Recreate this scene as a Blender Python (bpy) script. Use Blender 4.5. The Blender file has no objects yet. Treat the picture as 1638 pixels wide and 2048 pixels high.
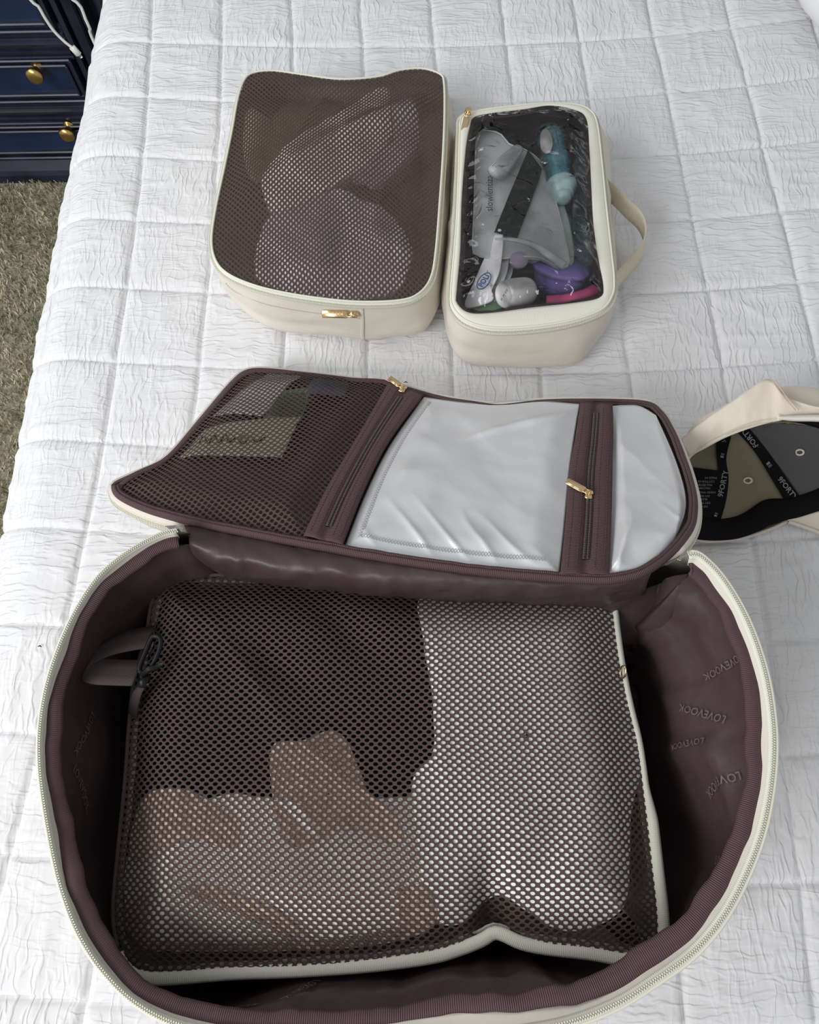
import bpy, math, random
import numpy as np
from mathutils import Vector
rng = np.random.default_rng(7)
sc = bpy.context.scene
COL = sc.collection
PI = math.pi
# ------------------------------------------------------------------ camera, light, exposure
# z = 0 is the top of the bed, the floor is 0.62 m below it
F = 1515.0
ROT = (0.3747, 0.0206, 0.0015)
CAM = np.array([0.0, 0.0, 0.671])
cam = bpy.data.cameras.new('camera'); camo = bpy.data.objects.new('camera', cam); COL.objects.link(camo)
cam.sensor_fit = 'VERTICAL'; cam.sensor_height = 24.0; cam.sensor_width = 24.0*1638/2048
cam.lens = F/2048*24.0; cam.clip_start = 0.01
camo.location = CAM; camo.rotation_euler = ROT
sc.camera = camo
w = bpy.data.worlds.new('world'); sc.world = w; w.use_nodes = True
bg = w.node_tree.nodes['Background']; bg.inputs[0].default_value = (0.96, 0.98, 1.0, 1); bg.inputs[1].default_value = 0.46
def area(name, loc, target, sx, sy, power, color=(1, 1, 1)):
    l = bpy.data.lights.new(name, 'AREA'); l.shape = 'RECTANGLE'; l.size = sx; l.size_y = sy; l.energy = power; l.color = color
    o = bpy.data.objects.new(name, l); COL.objects.link(o); o.location = loc
    o.rotation_euler = (Vector(target)-Vector(loc)).to_track_quat('-Z', 'Y').to_euler()
    return o
area('window_light', (-1.45, -1.15, 1.55), (0, 0.3, 0), 1.2, 1.0, 40, (0.99, 0.99, 1.0))
area('left_fill_light', (-1.55, 0.55, 1.05), (0, 0.3, 0), 1.0, 0.9, 11, (0.97, 0.985, 1.0))  # added fill lamp, makes the quilt fall off from left to right
sc.view_settings.view_transform = 'Standard'; sc.view_settings.look = 'None'
sc.view_settings.gamma = 1.0; sc.view_settings.use_curve_mapping = False
sc.view_settings.exposure = -0.09
sc.cycles.max_bounces = 8; sc.cycles.transparent_max_bounces = 16

# ------------------------------------------------------------------ geometry helpers
def rotm(a, b, c):
    ca, sa, cb, sb, cc, sn = math.cos(a), math.sin(a), math.cos(b), math.sin(b), math.cos(c), math.sin(c)
    return (np.array([[cc, -sn, 0], [sn, cc, 0], [0, 0, 1]]) @ np.array([[cb, 0, sb], [0, 1, 0], [-sb, 0, cb]])
            @ np.array([[1, 0, 0], [0, ca, -sa], [0, sa, ca]]))
RM = rotm(*ROT)
def rays(px, py):
    px = np.asarray(px, float); py = np.asarray(py, float)
    return np.stack([(px-819)/F, -(py-1024)/F, -np.ones_like(px)], -1) @ RM.T
def U(px, py, z=0.0):
    """photo measurement -> world point at height z (scalar or array)"""
    d = rays(px, py); t = (np.asarray(z, float)-CAM[2])/d[..., 2]
    return CAM + d*t[..., None]
def UV(px, py, y):
    d = rays(px, py); t = y/d[..., 1]
    return CAM + d*t[..., None]
def lift(px, py, hf, it=10):
    z = 0.08
    for _ in range(it):
        p = U(px, py, z); z = hf(p[..., 0], p[..., 1])
    p = U(px, py, z); return p
def cr(pts, n, closed=True):
    """Catmull-Rom through points, resampled evenly to n samples"""
    P = np.asarray(pts, float); m = len(P)
    out = []
    segs = m if closed else m-1
    for i in range(segs):
        if closed: p0, p1, p2, p3 = P[(i-1) % m], P[i], P[(i+1) % m], P[(i+2) % m]
        else: p0, p1, p2, p3 = P[max(i-1, 0)], P[i], P[i+1], P[min(i+2, m-1)]
        t = np.linspace(0, 1, 24, endpoint=False)[:, None]
        out.append(.5*((2*p1)+(-p0+p2)*t+(2*p0-5*p1+4*p2-p3)*t*t+(-p0+3*p1-3*p2+p3)*t**3))
    if not closed: out.append(P[-1:])
    Q = np.concatenate(out)
    if closed: Q = np.concatenate([Q, Q[:1]])
    L = np.concatenate([[0], np.cumsum(np.linalg.norm(np.diff(Q, axis=0), axis=1))])
    s = np.linspace(0, L[-1], n, endpoint=not closed)
    return np.stack([np.interp(s, L, Q[:, k]) for k in range(P.shape[1])], 1)
def smooth(t):
    t = np.clip(t, 0, 1); return t*t*(3-2*t)
def vnoise(x, y, seed=0):
    x = np.asarray(x, float); y = np.asarray(y, float)
    xi = np.floor(x).astype(np.int64); yi = np.floor(y).astype(np.int64)
    fx = x-xi; fy = y-yi; fx = fx*fx*(3-2*fx); fy = fy*fy*(3-2*fy)
    def h(a, b):
        n = (a*374761393+b*668265263+seed*974634777) & 0xffffffff
        n = ((n ^ (n >> 13))*1274126177) & 0xffffffff
        n = n ^ (n >> 16)
        return (n & 0xffff)/65535.0
    return (h(xi, yi)*(1-fx)+h(xi+1, yi)*fx)*(1-fy)+(h(xi, yi+1)*(1-fx)+h(xi+1, yi+1)*fx)*fy
def fbm(x, y, seed=0, o=3):
    s = 0; a = 1; t = 0
    for k in range(o):
        s = s+a*(vnoise(x, y, seed+k*17)-.5); t += a; a *= .5; x = x*2.03; y = y*2.03
    return s/t*2
def ridge(x, y, seed=0):
    return (1-np.abs(2*vnoise(x, y, seed)-1))**3
def gb(x, y, c, rx, ry, amp, ang=0.0):
    """gaussian swelling at world point c"""
    dx = x-c[0]; dy = y-c[1]; ca, sa = math.cos(ang), math.sin(ang)
    u = (dx*ca+dy*sa)/rx; v = (-dx*sa+dy*ca)/ry
    return amp*np.exp(-(u*u+v*v))
def pdist(x, y, poly):
    """signed distance to polygon, positive inside"""
    x = np.asarray(x, float); shp = x.shape; X = x.ravel(); Y = np.asarray(y, float).ravel()
    out = np.empty(len(X)); P = np.asarray(poly)[:, :2]; Q = np.roll(P, -1, 0)
    for s in range(0, len(X), 20000):
        a = np.stack([X[s:s+20000], Y[s:s+20000]], 1)[:, None]
        d = Q-P; t = np.clip(((a-P)*d).sum(2)/np.maximum((d*d).sum(1), 1e-12), 0, 1)
        dist = np.sqrt((((a-P)-t[..., None]*d)**2).sum(2)).min(1)
        c = ((P[:, 1] > a[..., 1]) != (Q[:, 1] > a[..., 1])) & (a[..., 0] < (Q[:, 0]-P[:, 0])*(a[..., 1]-P[:, 1])/np.where(Q[:, 1]-P[:, 1] == 0, 1e-12, Q[:, 1]-P[:, 1])+P[:, 0])
        out[s:s+20000] = np.where(c.sum(1) % 2 == 1, dist, -dist)
    return out.reshape(shp)

# ------------------------------------------------------------------ object helpers
def wloc(o):
    v = np.zeros(3)
    while o is not None: v = v+np.array(o.location); o = o.parent
    return v
def thing(name, label, cat, loc=(0, 0, 0), group=None):
    o = bpy.data.objects.new(name, None); COL.objects.link(o); o.location = [float(c) for c in loc]
    o.empty_display_size = 0.02
    o['label'] = label; o['category'] = cat
    if group: o['group'] = group
    return o
def tag(o, label, cat, group=None):
    o['label'] = label; o['category'] = cat
    if group: o['group'] = group
    return o
def mk(name, V, faces, mat, parent=None, sm=True, uv=None, label=None, kind=None, loc=None):
    V = np.asarray(V, float).reshape(-1, 3)
    off = wloc(parent) if parent is not None else (np.zeros(3) if loc is None else np.asarray(loc, float))
    V = V-off
    me = bpy.data.meshes.new(name)
    if isinstance(faces, np.ndarray):
        n, k = faces.shape
        me.vertices.add(len(V)); me.vertices.foreach_set('co', V.astype(np.float32).ravel())
        me.loops.add(n*k); me.loops.foreach_set('vertex_index', faces.astype(np.int32).ravel())
        me.polygons.add(n); me.polygons.foreach_set('loop_start', (np.arange(n)*k).astype(np.int32))
        me.update(calc_edges=True)
    else:
        me.from_pydata(V.tolist(), [], faces); me.update()
    if sm: me.shade_smooth()
    if uv is not None:
        lay = me.uv_layers.new(name='UVMap'); li = np.empty(len(me.loops), np.int32); me.loops.foreach_get('vertex_index', li)
        lay.data.foreach_set('uv', np.asarray(uv, np.float32).reshape(-1, 2)[li].ravel())
    me.materials.append(mat)
    me.validate()
    o = bpy.data.objects.new(name, me); COL.objects.link(o)
    if parent is not None: o.parent = parent
    elif loc is not None: o.location = [float(c) for c in loc]
    if label: o['label'] = label
    if kind: o['kind'] = kind
    return o
def gq(n, m, cu=False, cv=False, off=0):
    a = np.arange(n if cu else n-1); b = np.arange(m if cv else m-1)
    A, B = np.meshgrid(a, b, indexing='ij'); A2 = (A+1) % n; B2 = (B+1) % m
    return np.stack([A*m+B, A2*m+B, A2*m+B2, A*m+B2], -1).reshape(-1, 4)+off
def grid(name, P, mat, parent=None, cu=False, cv=False, flip=False, uvs=None, **k):
    n, m = P.shape[:2]; f = gq(n, m, cu, cv)
    if flip: f = f[:, ::-1].copy()
    if uvs is None:
        du = np.concatenate([[0], np.cumsum(np.linalg.norm(np.diff(P[:, m//2], axis=0), axis=1))])
        dv = np.concatenate([[0], np.cumsum(np.linalg.norm(np.diff(P[n//2], axis=0), axis=1))])
        uvs = np.stack(np.meshgrid(du, dv, indexing='ij'), -1)
    return mk(name, P, f, mat, parent, uv=uvs, **k)
class MB:
    """collects shapes that become ONE mesh"""
    def __init__(s): s.V = []; s.F = []; s.n = 0
    def add(s, V, Fc):
        V = np.asarray(V, float).reshape(-1, 3)
        s.V.append(V); s.F += [tuple(int(i)+s.n for i in f) for f in Fc]; s.n += len(V); return s
    def box(s, c, size, R=None, bev=0.0):
        h = np.asarray(size, float)/2
        if bev <= 0:
            v = np.array([[x, y, z] for x in (-1, 1) for y in (-1, 1) for z in (-1, 1)], float)*h
            f = [(0, 1, 3, 2), (4, 6, 7, 5), (0, 4, 5, 1), (2, 3, 7, 6), (0, 2, 6, 4), (1, 5, 7, 3)]
        else:
            b = min(bev, h.min()*.95); v = []
            for x in (-1, 1):
                for y in (-1, 1):
                    for z in (-1, 1):
                        v += [[x*h[0], y*(h[1]-b), z*(h[2]-b)], [x*(h[0]-b), y*h[1], z*(h[2]-b)], [x*(h[0]-b), y*(h[1]-b), z*h[2]]]
            v = np.array(v); I = lambda x, y, z, k: ((x*2+y)*2+z)*3+k
            f = []
            for x in (0, 1):
                q = [I(x, 0, 0, 0), I(x, 1, 0, 0), I(x, 1, 1, 0), I(x, 0, 1, 0)]; f.append(q if x else q[::-1])
                q = [I(0, x, 0, 1), I(1, x, 0, 1), I(1, x, 1, 1), I(0, x, 1, 1)]; f.append(q[::-1] if x else q)
                q = [I(0, 0, x, 2), I(1, 0, x, 2), I(1, 1, x, 2), I(0, 1, x, 2)]; f.append(q if x else q[::-1])
            for a in (0, 1):
                for b2 in (0, 1):
                    q = [I(a, b2, 0, 0), I(a, b2, 0, 1), I(a, b2, 1, 1), I(a, b2, 1, 0)]; f.append(q[::-1] if (a ^ b2) else q)
                    q = [I(a, 0, b2, 0), I(a, 0, b2, 2), I(a, 1, b2, 2), I(a, 1, b2, 0)]; f.append(q if (a ^ b2) else q[::-1])
                    q = [I(0, a, b2, 1), I(0, a, b2, 2), I(1, a, b2, 2), I(1, a, b2, 1)]; f.append(q[::-1] if (a ^ b2) else q)
            for x in (0, 1):
                for y in (0, 1):
                    for z in (0, 1):
                        q = [I(x, y, z, 0), I(x, y, z, 1), I(x, y, z, 2)]; f.append(q if (x+y+z) % 2 else q[::-1])
        if R is not None: v = v @ np.asarray(R).T
        return s.add(v+np.asarray(c), f)
    def tube(s, path, r, seg=8, closed=False, caps=True, flat=1.0, up=(0, 0, 1)):
        P = np.asarray(path, float); n = len(P); rr = np.broadcast_to(np.asarray(r, float), (n,))
        T, S, N = frames(P, closed, up)
        a = np.arange(seg)/seg*2*PI
        V = P[:, None]+rr[:, None, None]*(np.cos(a)[None, :, None]*S[:, None]+flat*np.sin(a)[None, :, None]*N[:, None])
        f = gq(n, seg, closed, True).tolist()
        if not closed and caps: f += [list(range(seg))[::-1], [(n-1)*seg+i for i in range(seg)]]
        return s.add(V, f)
    def lathe(s, prof, c, axis=(0, 0, 1), seg=20, xdir=None, flat=1.0):
        A = np.asarray(axis, float); A = A/np.linalg.norm(A)
        X = np.asarray(xdir, float) if xdir is not None else (np.array([1, 0, 0]) if abs(A[0]) < .9 else np.array([0, 1, 0]))
        X = X-A*(X@A); X = X/np.linalg.norm(X); Y = np.cross(A, X)
        a = np.arange(seg)/seg*2*PI
        V = np.stack([np.asarray(c)+A*h+r*(np.cos(a)[:, None]*X+flat*np.sin(a)[:, None]*Y) for r, h in prof])
        f = gq(len(prof), seg, False, True)[:, ::-1].tolist()
        f += [list(range(seg))[::-1], [(len(prof)-1)*seg+i for i in range(seg)]]
        return s.add(V, f)
    def build(s, name, mat, parent=None, **k):
        return mk(name, np.concatenate(s.V), s.F, mat, parent, **k)
def frames(P, closed=False, up=(0, 0, 1)):
    if closed: T = np.roll(P, -1, 0)-np.roll(P, 1, 0)
    else: T = np.gradient(P, axis=0)
    T = T/np.maximum(np.linalg.norm(T, axis=1, keepdims=True), 1e-9)
    S = np.cross(T, np.asarray(up, float)); l = np.linalg.norm(S, axis=1, keepdims=True)
    S = np.where(l < 1e-3, np.array([1., 0, 0]), S/np.maximum(l, 1e-9)); N = np.cross(S, T)
    return T, S, N
def fill(name, O, hf, mat, parent=None, rings=12, skirt=None, dz=0.0, **k):
    """closed outline O filled with rings towards its centre, at height hf"""
    c = O[:, :2].mean(0); t = np.linspace(1, 0.02, rings)
    xy = c+(O[None, :, :2]-c)*t[:, None, None]
    z = hf(xy[..., 0], xy[..., 1])+dz
    P = np.concatenate([xy, z[..., None]], -1)
    if skirt is not None:
        a = P[0].copy(); a[:, 2] -= skirt*.5; a[:, :2] += (a[:, :2]-c)*.01
        b = P[0].copy(); b[:, 2] -= skirt; b[:, :2] = c+(b[:, :2]-c)*.97
        P = np.concatenate([b[None], a[None], P])
    n, m = P.shape[:2]
    f = gq(n, m, False, True).tolist(); f.append([(n-1)*m+i for i in range(m)])
    if skirt is not None: f.append(list(range(m))[::-1])
    return mk(name, P, f, mat, parent, uv=P[..., :2], **k)
def coons(b, t, l, r, nu, nv):
    """pixel-space patch: b, t run left to right; l, r run bottom to top"""
    b, t, l, r = [cr(np.array(q, float), n, False) for q, n in ((b, nu), (t, nu), (l, nv), (r, nv))]
    u = np.linspace(0, 1, nu)[:, None, None]; v = np.linspace(0, 1, nv)[None, :, None]
    return ((1-v)*b[:, None]+v*t[:, None]+(1-u)*l[None]+u*r[None]
            - ((1-u)*(1-v)*b[0]+u*(1-v)*b[-1]+(1-u)*v*t[0]+u*v*t[-1]))
def strip(path, w0, w1, z0=0.0, z1=0.0, nw=4, closed=True, arch=0.0):
    """ribbon beside a path: from offset w0 to w1 (positive = right-hand side), lifted z0..z1"""
    T, S, N = frames(path, closed); q = np.linspace(0, 1, nw)
    w0 = np.broadcast_to(w0, (len(path),)); w1 = np.broadcast_to(w1, (len(path),))
    off = w0[:, None]+(w1-w0)[:, None]*q; up = z0+(z1-z0)*q+arch*np.sin(q*PI)
    up = np.broadcast_to(up, off.shape)
    return path[:, None]+S[:, None]*off[..., None]+up[..., None]*np.array([0, 0, 1.])
def slab(name, P, th, mat, parent=None, closed=False, **k):
    """a ribbon grid given real thickness"""
    n, m = P.shape[:2]
    du = np.gradient(P, axis=0) if not closed else (np.roll(P, -1, 0)-np.roll(P, 1, 0)); dv = np.gradient(P, axis=1)
    N = np.cross(du, dv); N = N/np.maximum(np.linalg.norm(N, axis=-1, keepdims=True), 1e-9)
    N = np.where(N[..., 2:3] < 0, -N, N) if k.pop('upn', True) else N
    Q = np.concatenate([P, (P-N*th)[:, ::-1]], 1)
    L = np.concatenate([[0], np.cumsum(np.linalg.norm(np.diff(P[:, m//2], axis=0), axis=1))])
    uv = np.stack(np.meshgrid(L, np.arange(2*m)*.003, indexing='ij'), -1)
    f = gq(n, 2*m, closed, True).tolist()
    if not closed: f += [list(range(2*m)), [(n-1)*2*m+i for i in range(2*m)][::-1]]
    return mk(name, Q, f, mat, parent, uv=uv, **k)
def teeth(name, path, mat, parent, closed=False, pitch=.0017, gap=.0011, size=(.0009, .0013, .0009), lift_=.0004):
    L = np.linalg.norm(np.diff(path, axis=0), axis=1).sum(); n = max(4, int(L/pitch))
    p = cr(path[:: max(1, len(path)//200)], n, closed); T, S, N = frames(p, closed)
    base = np.array([[x, y, z] for x in (-1, 1) for y in (-1, 1) for z in (-1, 1)], float)*np.array(size)/2
    fb = np.array([(0, 1, 3, 2), (4, 6, 7, 5), (0, 4, 5, 1), (2, 3, 7, 6), (0, 2, 6, 4), (1, 5, 7, 3)])
    V = []; 
    for sd in (-1, 1):
        c = p+S*sd*gap/2*1.3+N*lift_
        if sd > 0: c = c+T*pitch/2
        V.append(c[:, None]+base[None, :, :1]*T[:, None]+base[None, :, 1:2]*S[:, None]+base[None, :, 2:]*N[:, None])
    V = np.concatenate(V).reshape(-1, 3); m = len(V)//8
    Fc = (fb[None]+np.arange(m)[:, None, None]*8).reshape(-1, 4)
    o = mk(name, V, Fc, mat, parent, sm=False, kind='stuff'); return o
def netting(name, poly, hf, mat, parent, a=.0064, r=.0028, hx=.0018, hy=.00105, rot=0.0, shrink=0.0, label=None):
    """knitted mesh cloth with real holes, clipped to a polygon"""
    poly = np.asarray(poly)[:, :2]; c = poly.mean(0); ca, sa = math.cos(rot), math.sin(rot)
    Rm = np.array([[ca, -sa], [sa, ca]]); q = (poly-c) @ Rm
    lo, hi = q.min(0), q.max(0)
    J = np.arange(int(lo[1]/r)-1, int(hi[1]/r)+2); I = np.arange(int(lo[0]/a)-1, int(hi[0]/a)+2)
    II, JJ = np.meshgrid(I, J); cx = II*a+(JJ % 2)*a/2; cy = JJ*r
    C = np.stack([cx.ravel(), cy.ravel()], 1)
    W = C @ Rm.T+c; C = C[pdist(W[:, 0], W[:, 1], poly) > shrink-.0014]
    ns = np.array([(a, 0), (-a, 0), (a/2, r), (-a/2, r), (a/2, -r), (-a/2, -r), (0, 2*r), (0, -2*r)])
    ang = np.arange(720)/720*2*PI; d = np.stack([np.cos(ang), np.sin(ang)], 1)
    dn = d @ ns.T; R = np.where(dn > 1e-6, (ns**2).sum(1)/2/np.maximum(dn, 1e-6), 9).min(1)
    pk = [i for i in range(720) if R[i] >= R[i-1] and R[i] > R[(i+1) % 720]]
    ks = []
    for i, p in enumerate(pk):
        nx = pk[(i+1) % len(pk)]; nx = nx if nx > p else nx+720; ks += [p, ((p+nx)//2) % 720]
    A = ang[ks]; Ro = R[ks]*1.005; n = len(ks); dd = np.stack([np.cos(A), np.sin(A)], 1)
    inner = 1/(np.abs(np.cos(A)/hx)**2.3+np.abs(np.sin(A)/hy)**2.3)**(1/2.3)
    o = dd*Ro[:, None]; i_ = dd*inner[:, None]; m_ = (o*.45+i_*.55)
    T = np.concatenate([o, m_, i_]); dz = np.concatenate([np.full(n, -.00005), np.full(n, .00022), np.full(n, -.00035)])
    V2 = (C[:, None]+T[None]).reshape(-1, 2)
    V2 = V2 @ Rm.T+c
    V2 = V2+np.stack([fbm(V2[:, 0]*20, V2[:, 1]*20, 5, 2), fbm(V2[:, 0]*20, V2[:, 1]*20, 9, 2)], 1)*.0020
    bd = pdist(V2[:, 0], V2[:, 1], poly); b_ = np.where(bd < .0003)[0]      # hem: keep the knit inside the outline
    for s0 in range(0, len(b_), 4000):
        ii = b_[s0:s0+4000]; a2 = V2[ii][:, None]; p2_ = poly; d2 = np.roll(poly, -1, 0)-poly
        t2 = np.clip(((a2-p2_)*d2).sum(2)/np.maximum((d2*d2).sum(1), 1e-12), 0, 1); nr = p2_+t2[..., None]*d2
        V2[ii] = nr[np.arange(len(ii)), ((a2-nr)**2).sum(2).argmin(1)]
    z = hf(V2[:, 0], V2[:, 1])+np.tile(dz, len(C))
    f = []
    for k in range(n):
        k2 = (k+1) % n
        f += [(k, k2, n+k2, n+k), (n+k, n+k2, 2*n+k2, 2*n+k)]
    Fc = (np.array(f)[None]+np.arange(len(C))[:, None, None]*3*n).reshape(-1, 4)
    return mk(name, np.column_stack([V2, z]), Fc, mat, parent, uv=V2, label=label)
def text2d(s, size, bold=0.0):
    cu = bpy.data.curves.new('t', 'FONT'); cu.body = s; cu.size = size; cu.align_x = 'CENTER'; cu.align_y = 'CENTER'
    cu.resolution_u = 2; cu.offset = bold
    o = bpy.data.objects.new('t', cu); COL.objects.link(o)
    dg = bpy.context.evaluated_depsgraph_get(); me = bpy.data.meshes.new_from_object(o.evaluated_get(dg))
    V = np.array([v.co[:] for v in me.vertices]).reshape(-1, 3)[:, :2]; Fc = [list(p.vertices) for p in me.polygons]
    bpy.data.objects.remove(o); bpy.data.curves.remove(cu); bpy.data.meshes.remove(me)
    return V, Fc
def text_on(name, s, size, org, ex, ey, mat, parent, bold=0.0, proj=None):
    V, Fc = text2d(s, size, bold)
    W = np.asarray(org)+V[:, :1]*np.asarray(ex)+V[:, 1:]*np.asarray(ey)
    if proj is not None: W = proj(W)
    return mk(name, W, Fc, mat, parent, sm=False)
def rib(path, width, th, name, mat, parent, upv=(0, 0, 1), closed=False, **k):
    """flat band following a path; width lies along upv"""
    P = np.asarray(path, float); u = np.broadcast_to(np.asarray(upv, float), P.shape)
    u = u/np.linalg.norm(u, axis=1, keepdims=True)
    q = np.linspace(-.5, .5, 4)*width
    return slab(name, P[:, None]+u[:, None]*q[None, :, None], th, mat, parent, closed, upn=False, **k)

# ------------------------------------------------------------------ materials
def mat(name, color, rough=.8, spec=.4, metal=0.0, sheen=0.0, bump=None, bump2=None, var=None, ribs=None, coat=0.0, trans=0.0, subs=0.0, crinkle=None):
    m = bpy.data.materials.new(name); m.use_nodes = True; nt = m.node_tree; N = nt.nodes; Lk = nt.links
    b = N['Principled BSDF']; b.inputs['Base Color'].default_value = (*color, 1)
    b.inputs['Roughness'].default_value = rough; b.inputs['Specular IOR Level'].default_value = spec; b.inputs['Metallic'].default_value = metal
    b.inputs['Sheen Weight'].default_value = sheen; b.inputs['Coat Weight'].default_value = coat
    b.inputs['Transmission Weight'].default_value = trans
    if subs: b.inputs['Subsurface Weight'].default_value = subs; b.inputs['Subsurface Radius'].default_value = (.006, .005, .004)
    tc = N.new('ShaderNodeTexCoord')
    if var:
        nz = N.new('ShaderNodeTexNoise'); nz.inputs['Scale'].default_value = var[0]; nz.inputs['Detail'].default_value = 6
        Lk.new(tc.outputs['Object'], nz.inputs['Vector'])
        rp = N.new('ShaderNodeValToRGB'); rp.color_ramp.elements[0].color = (*[c*var[1] for c in color], 1); rp.color_ramp.elements[1].color = (*[min(1, c*var[2]) for c in color], 1)
        rp.color_ramp.elements[0].position = .35; rp.color_ramp.elements[1].position = .65
        Lk.new(nz.outputs['Fac'], rp.inputs['Fac']); Lk.new(rp.outputs['Color'], b.inputs['Base Color'])
    last = None
    def addb(h, strength, dist):
        nonlocal last
        bp = N.new('ShaderNodeBump'); bp.inputs['Strength'].default_value = strength; bp.inputs['Distance'].default_value = dist
        Lk.new(h, bp.inputs['Height'])
        if last is not None: Lk.new(last, bp.inputs['Normal'])
        last = bp.outputs['Normal']
    for bb in (bump, bump2):
        if bb:  # (scale xyz, strength, dist)
            mp = N.new('ShaderNodeMapping'); mp.inputs['Scale'].default_value = bb[0] if isinstance(bb[0], tuple) else (bb[0],)*3
            nz = N.new('ShaderNodeTexNoise'); nz.inputs['Scale'].default_value = 1; nz.inputs['Detail'].default_value = 3
            Lk.new(tc.outputs['Object'], mp.inputs['Vector']); Lk.new(mp.outputs[0], nz.inputs['Vector']); addb(nz.outputs['Fac'], bb[1], bb[2])
    if crinkle:  # puckers running both ways, one way stronger here, the other there
        outs = []
        for k in (0, 1):
            mp = N.new('ShaderNodeMapping'); mp.inputs['Scale'].default_value = crinkle[k]
            wn = N.new('ShaderNodeTexNoise'); wn.inputs['Scale'].default_value = 45; wn.inputs['Detail'].default_value = 2
            ws = N.new('ShaderNodeVectorMath'); ws.operation = 'SCALE'; ws.inputs['Scale'].default_value = .010
            ad = N.new('ShaderNodeVectorMath'); ad.operation = 'ADD'
            Lk.new(tc.outputs['Object'], wn.inputs['Vector']); Lk.new(wn.outputs['Color'], ws.inputs[0]); Lk.new(ws.outputs[0], ad.inputs[0]); Lk.new(tc.outputs['Object'], ad.inputs[1])
            nz = N.new('ShaderNodeTexNoise'); nz.inputs['Scale'].default_value = 1; nz.inputs['Detail'].default_value = 1.5
            Lk.new(ad.outputs[0], mp.inputs['Vector']); Lk.new(mp.outputs[0], nz.inputs['Vector'])
            a1 = N.new('ShaderNodeMath'); a1.operation = 'SUBTRACT'; a1.inputs[1].default_value = .5; Lk.new(nz.outputs['Fac'], a1.inputs[0])
            a2 = N.new('ShaderNodeMath'); a2.operation = 'ABSOLUTE'; Lk.new(a1.outputs[0], a2.inputs[0])
            a3 = N.new('ShaderNodeMapRange'); a3.inputs['From Min'].default_value = 0; a3.inputs['From Max'].default_value = .11; a3.inputs['To Min'].default_value = 1; a3.inputs['To Max'].default_value = 0; a3.interpolation_type = 'SMOOTHERSTEP'
            Lk.new(a2.outputs[0], a3.inputs['Value']); outs.append(a3.outputs[0])
        mk_ = N.new('ShaderNodeTexNoise'); mk_.inputs['Scale'].default_value = 8; Lk.new(tc.outputs['Object'], mk_.inputs['Vector'])
        mr = N.new('ShaderNodeMapRange'); mr.inputs['From Min'].default_value = .38; mr.inputs['From Max'].default_value = .62; Lk.new(mk_.outputs['Fac'], mr.inputs['Value'])
        mx = N.new('ShaderNodeMix'); Lk.new(mr.outputs[0], mx.inputs['Factor']); Lk.new(outs[0], mx.inputs['A']); Lk.new(outs[1], mx.inputs['B'])
        addb(mx.outputs[0], crinkle[2], crinkle[3])
    if ribs:  # (pitch metres, strength, along u?)
        wv = N.new('ShaderNodeTexWave'); wv.bands_direction = 'X'; wv.inputs['Scale'].default_value = .314159/ribs[0]
        wv.inputs['Distortion'].default_value = .6; wv.inputs['Detail'].default_value = 1
        Lk.new(tc.outputs['UV'], wv.inputs['Vector']); addb(wv.outputs['Fac'], ribs[1], .0006)
    if last is not None: Lk.new(last, b.inputs['Normal'])
    return m
def clearmat(name, color, haze, rough, bump=None, gl=1.0, hazecol=(.9, .92, .93)):
    """thin clear sheet: transparent + fresnel gloss + a little haze"""
    m = bpy.data.materials.new(name); m.use_nodes = True; nt = m.node_tree; N = nt.nodes; Lk = nt.links; N.clear()
    out = N.new('ShaderNodeOutputMaterial'); tr = N.new('ShaderNodeBsdfTransparent'); tr.inputs[0].default_value = (*color, 1)
    df = N.new('ShaderNodeBsdfDiffuse'); df.inputs[0].default_value = (*hazecol, 1)
    g = N.new('ShaderNodeBsdfGlossy'); g.inputs['Roughness'].default_value = rough
    m1 = N.new('ShaderNodeMixShader'); m1.inputs[0].default_value = haze
    Lk.new(tr.outputs[0], m1.inputs[1]); Lk.new(df.outputs[0], m1.inputs[2])
    fr = N.new('ShaderNodeFresnel'); fr.inputs[0].default_value = 1.5
    mu = N.new('ShaderNodeMath'); mu.operation = 'MULTIPLY'; mu.inputs[1].default_value = gl; Lk.new(fr.outputs[0], mu.inputs[0])
    m2 = N.new('ShaderNodeMixShader'); Lk.new(mu.outputs[0], m2.inputs[0]); Lk.new(m1.outputs[0], m2.inputs[1]); Lk.new(g.outputs[0], m2.inputs[2])
    Lk.new(m2.outputs[0], out.inputs[0])
    if bump:
        tc = N.new('ShaderNodeTexCoord'); nz = N.new('ShaderNodeTexNoise'); nz.inputs['Scale'].default_value = bump[0]; nz.inputs['Detail'].default_value = 1
        nz.inputs['Distortion'].default_value = 1.2
        bp = N.new('ShaderNodeBump'); bp.inputs['Strength'].default_value = bump[1]; bp.inputs['Distance'].default_value = bump[2]
        Lk.new(tc.outputs['Object'], nz.inputs['Vector']); Lk.new(nz.outputs['Fac'], bp.inputs['Height'])
        for n_ in (g, df): Lk.new(bp.outputs[0], n_.inputs['Normal'])
        Lk.new(bp.outputs[0], fr.inputs['Normal'])
    return m
M = {}
M['quilt'] = mat('quilt_cotton', (.80, .80, .81), .95, .15, bump=((420, 160, 160), .12, .001), crinkle=((125, 26, 26), (24, 120, 24), .6, .0012))
M['pillow'] = mat('pillow_cotton', (.84, .84, .85), .95, .15, bump=(300, .2, .001))
M['mattress'] = mat('mattress_ticking', (.7, .69, .66), .9, .2)
M['carpet'] = mat('carpet', (.34, .31, .22), 1.0, .05, var=(55, .65, 1.35), bump=(260, 1.0, .006))
M['pile'] = mat('carpet_pile', (.58, .53, .39), 1.0, .05, var=(35, .6, 1.35))
M['navy'] = mat('navy_paint', (.010, .022, .062), .28, .5, var=(6, .7, 1.5))
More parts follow.
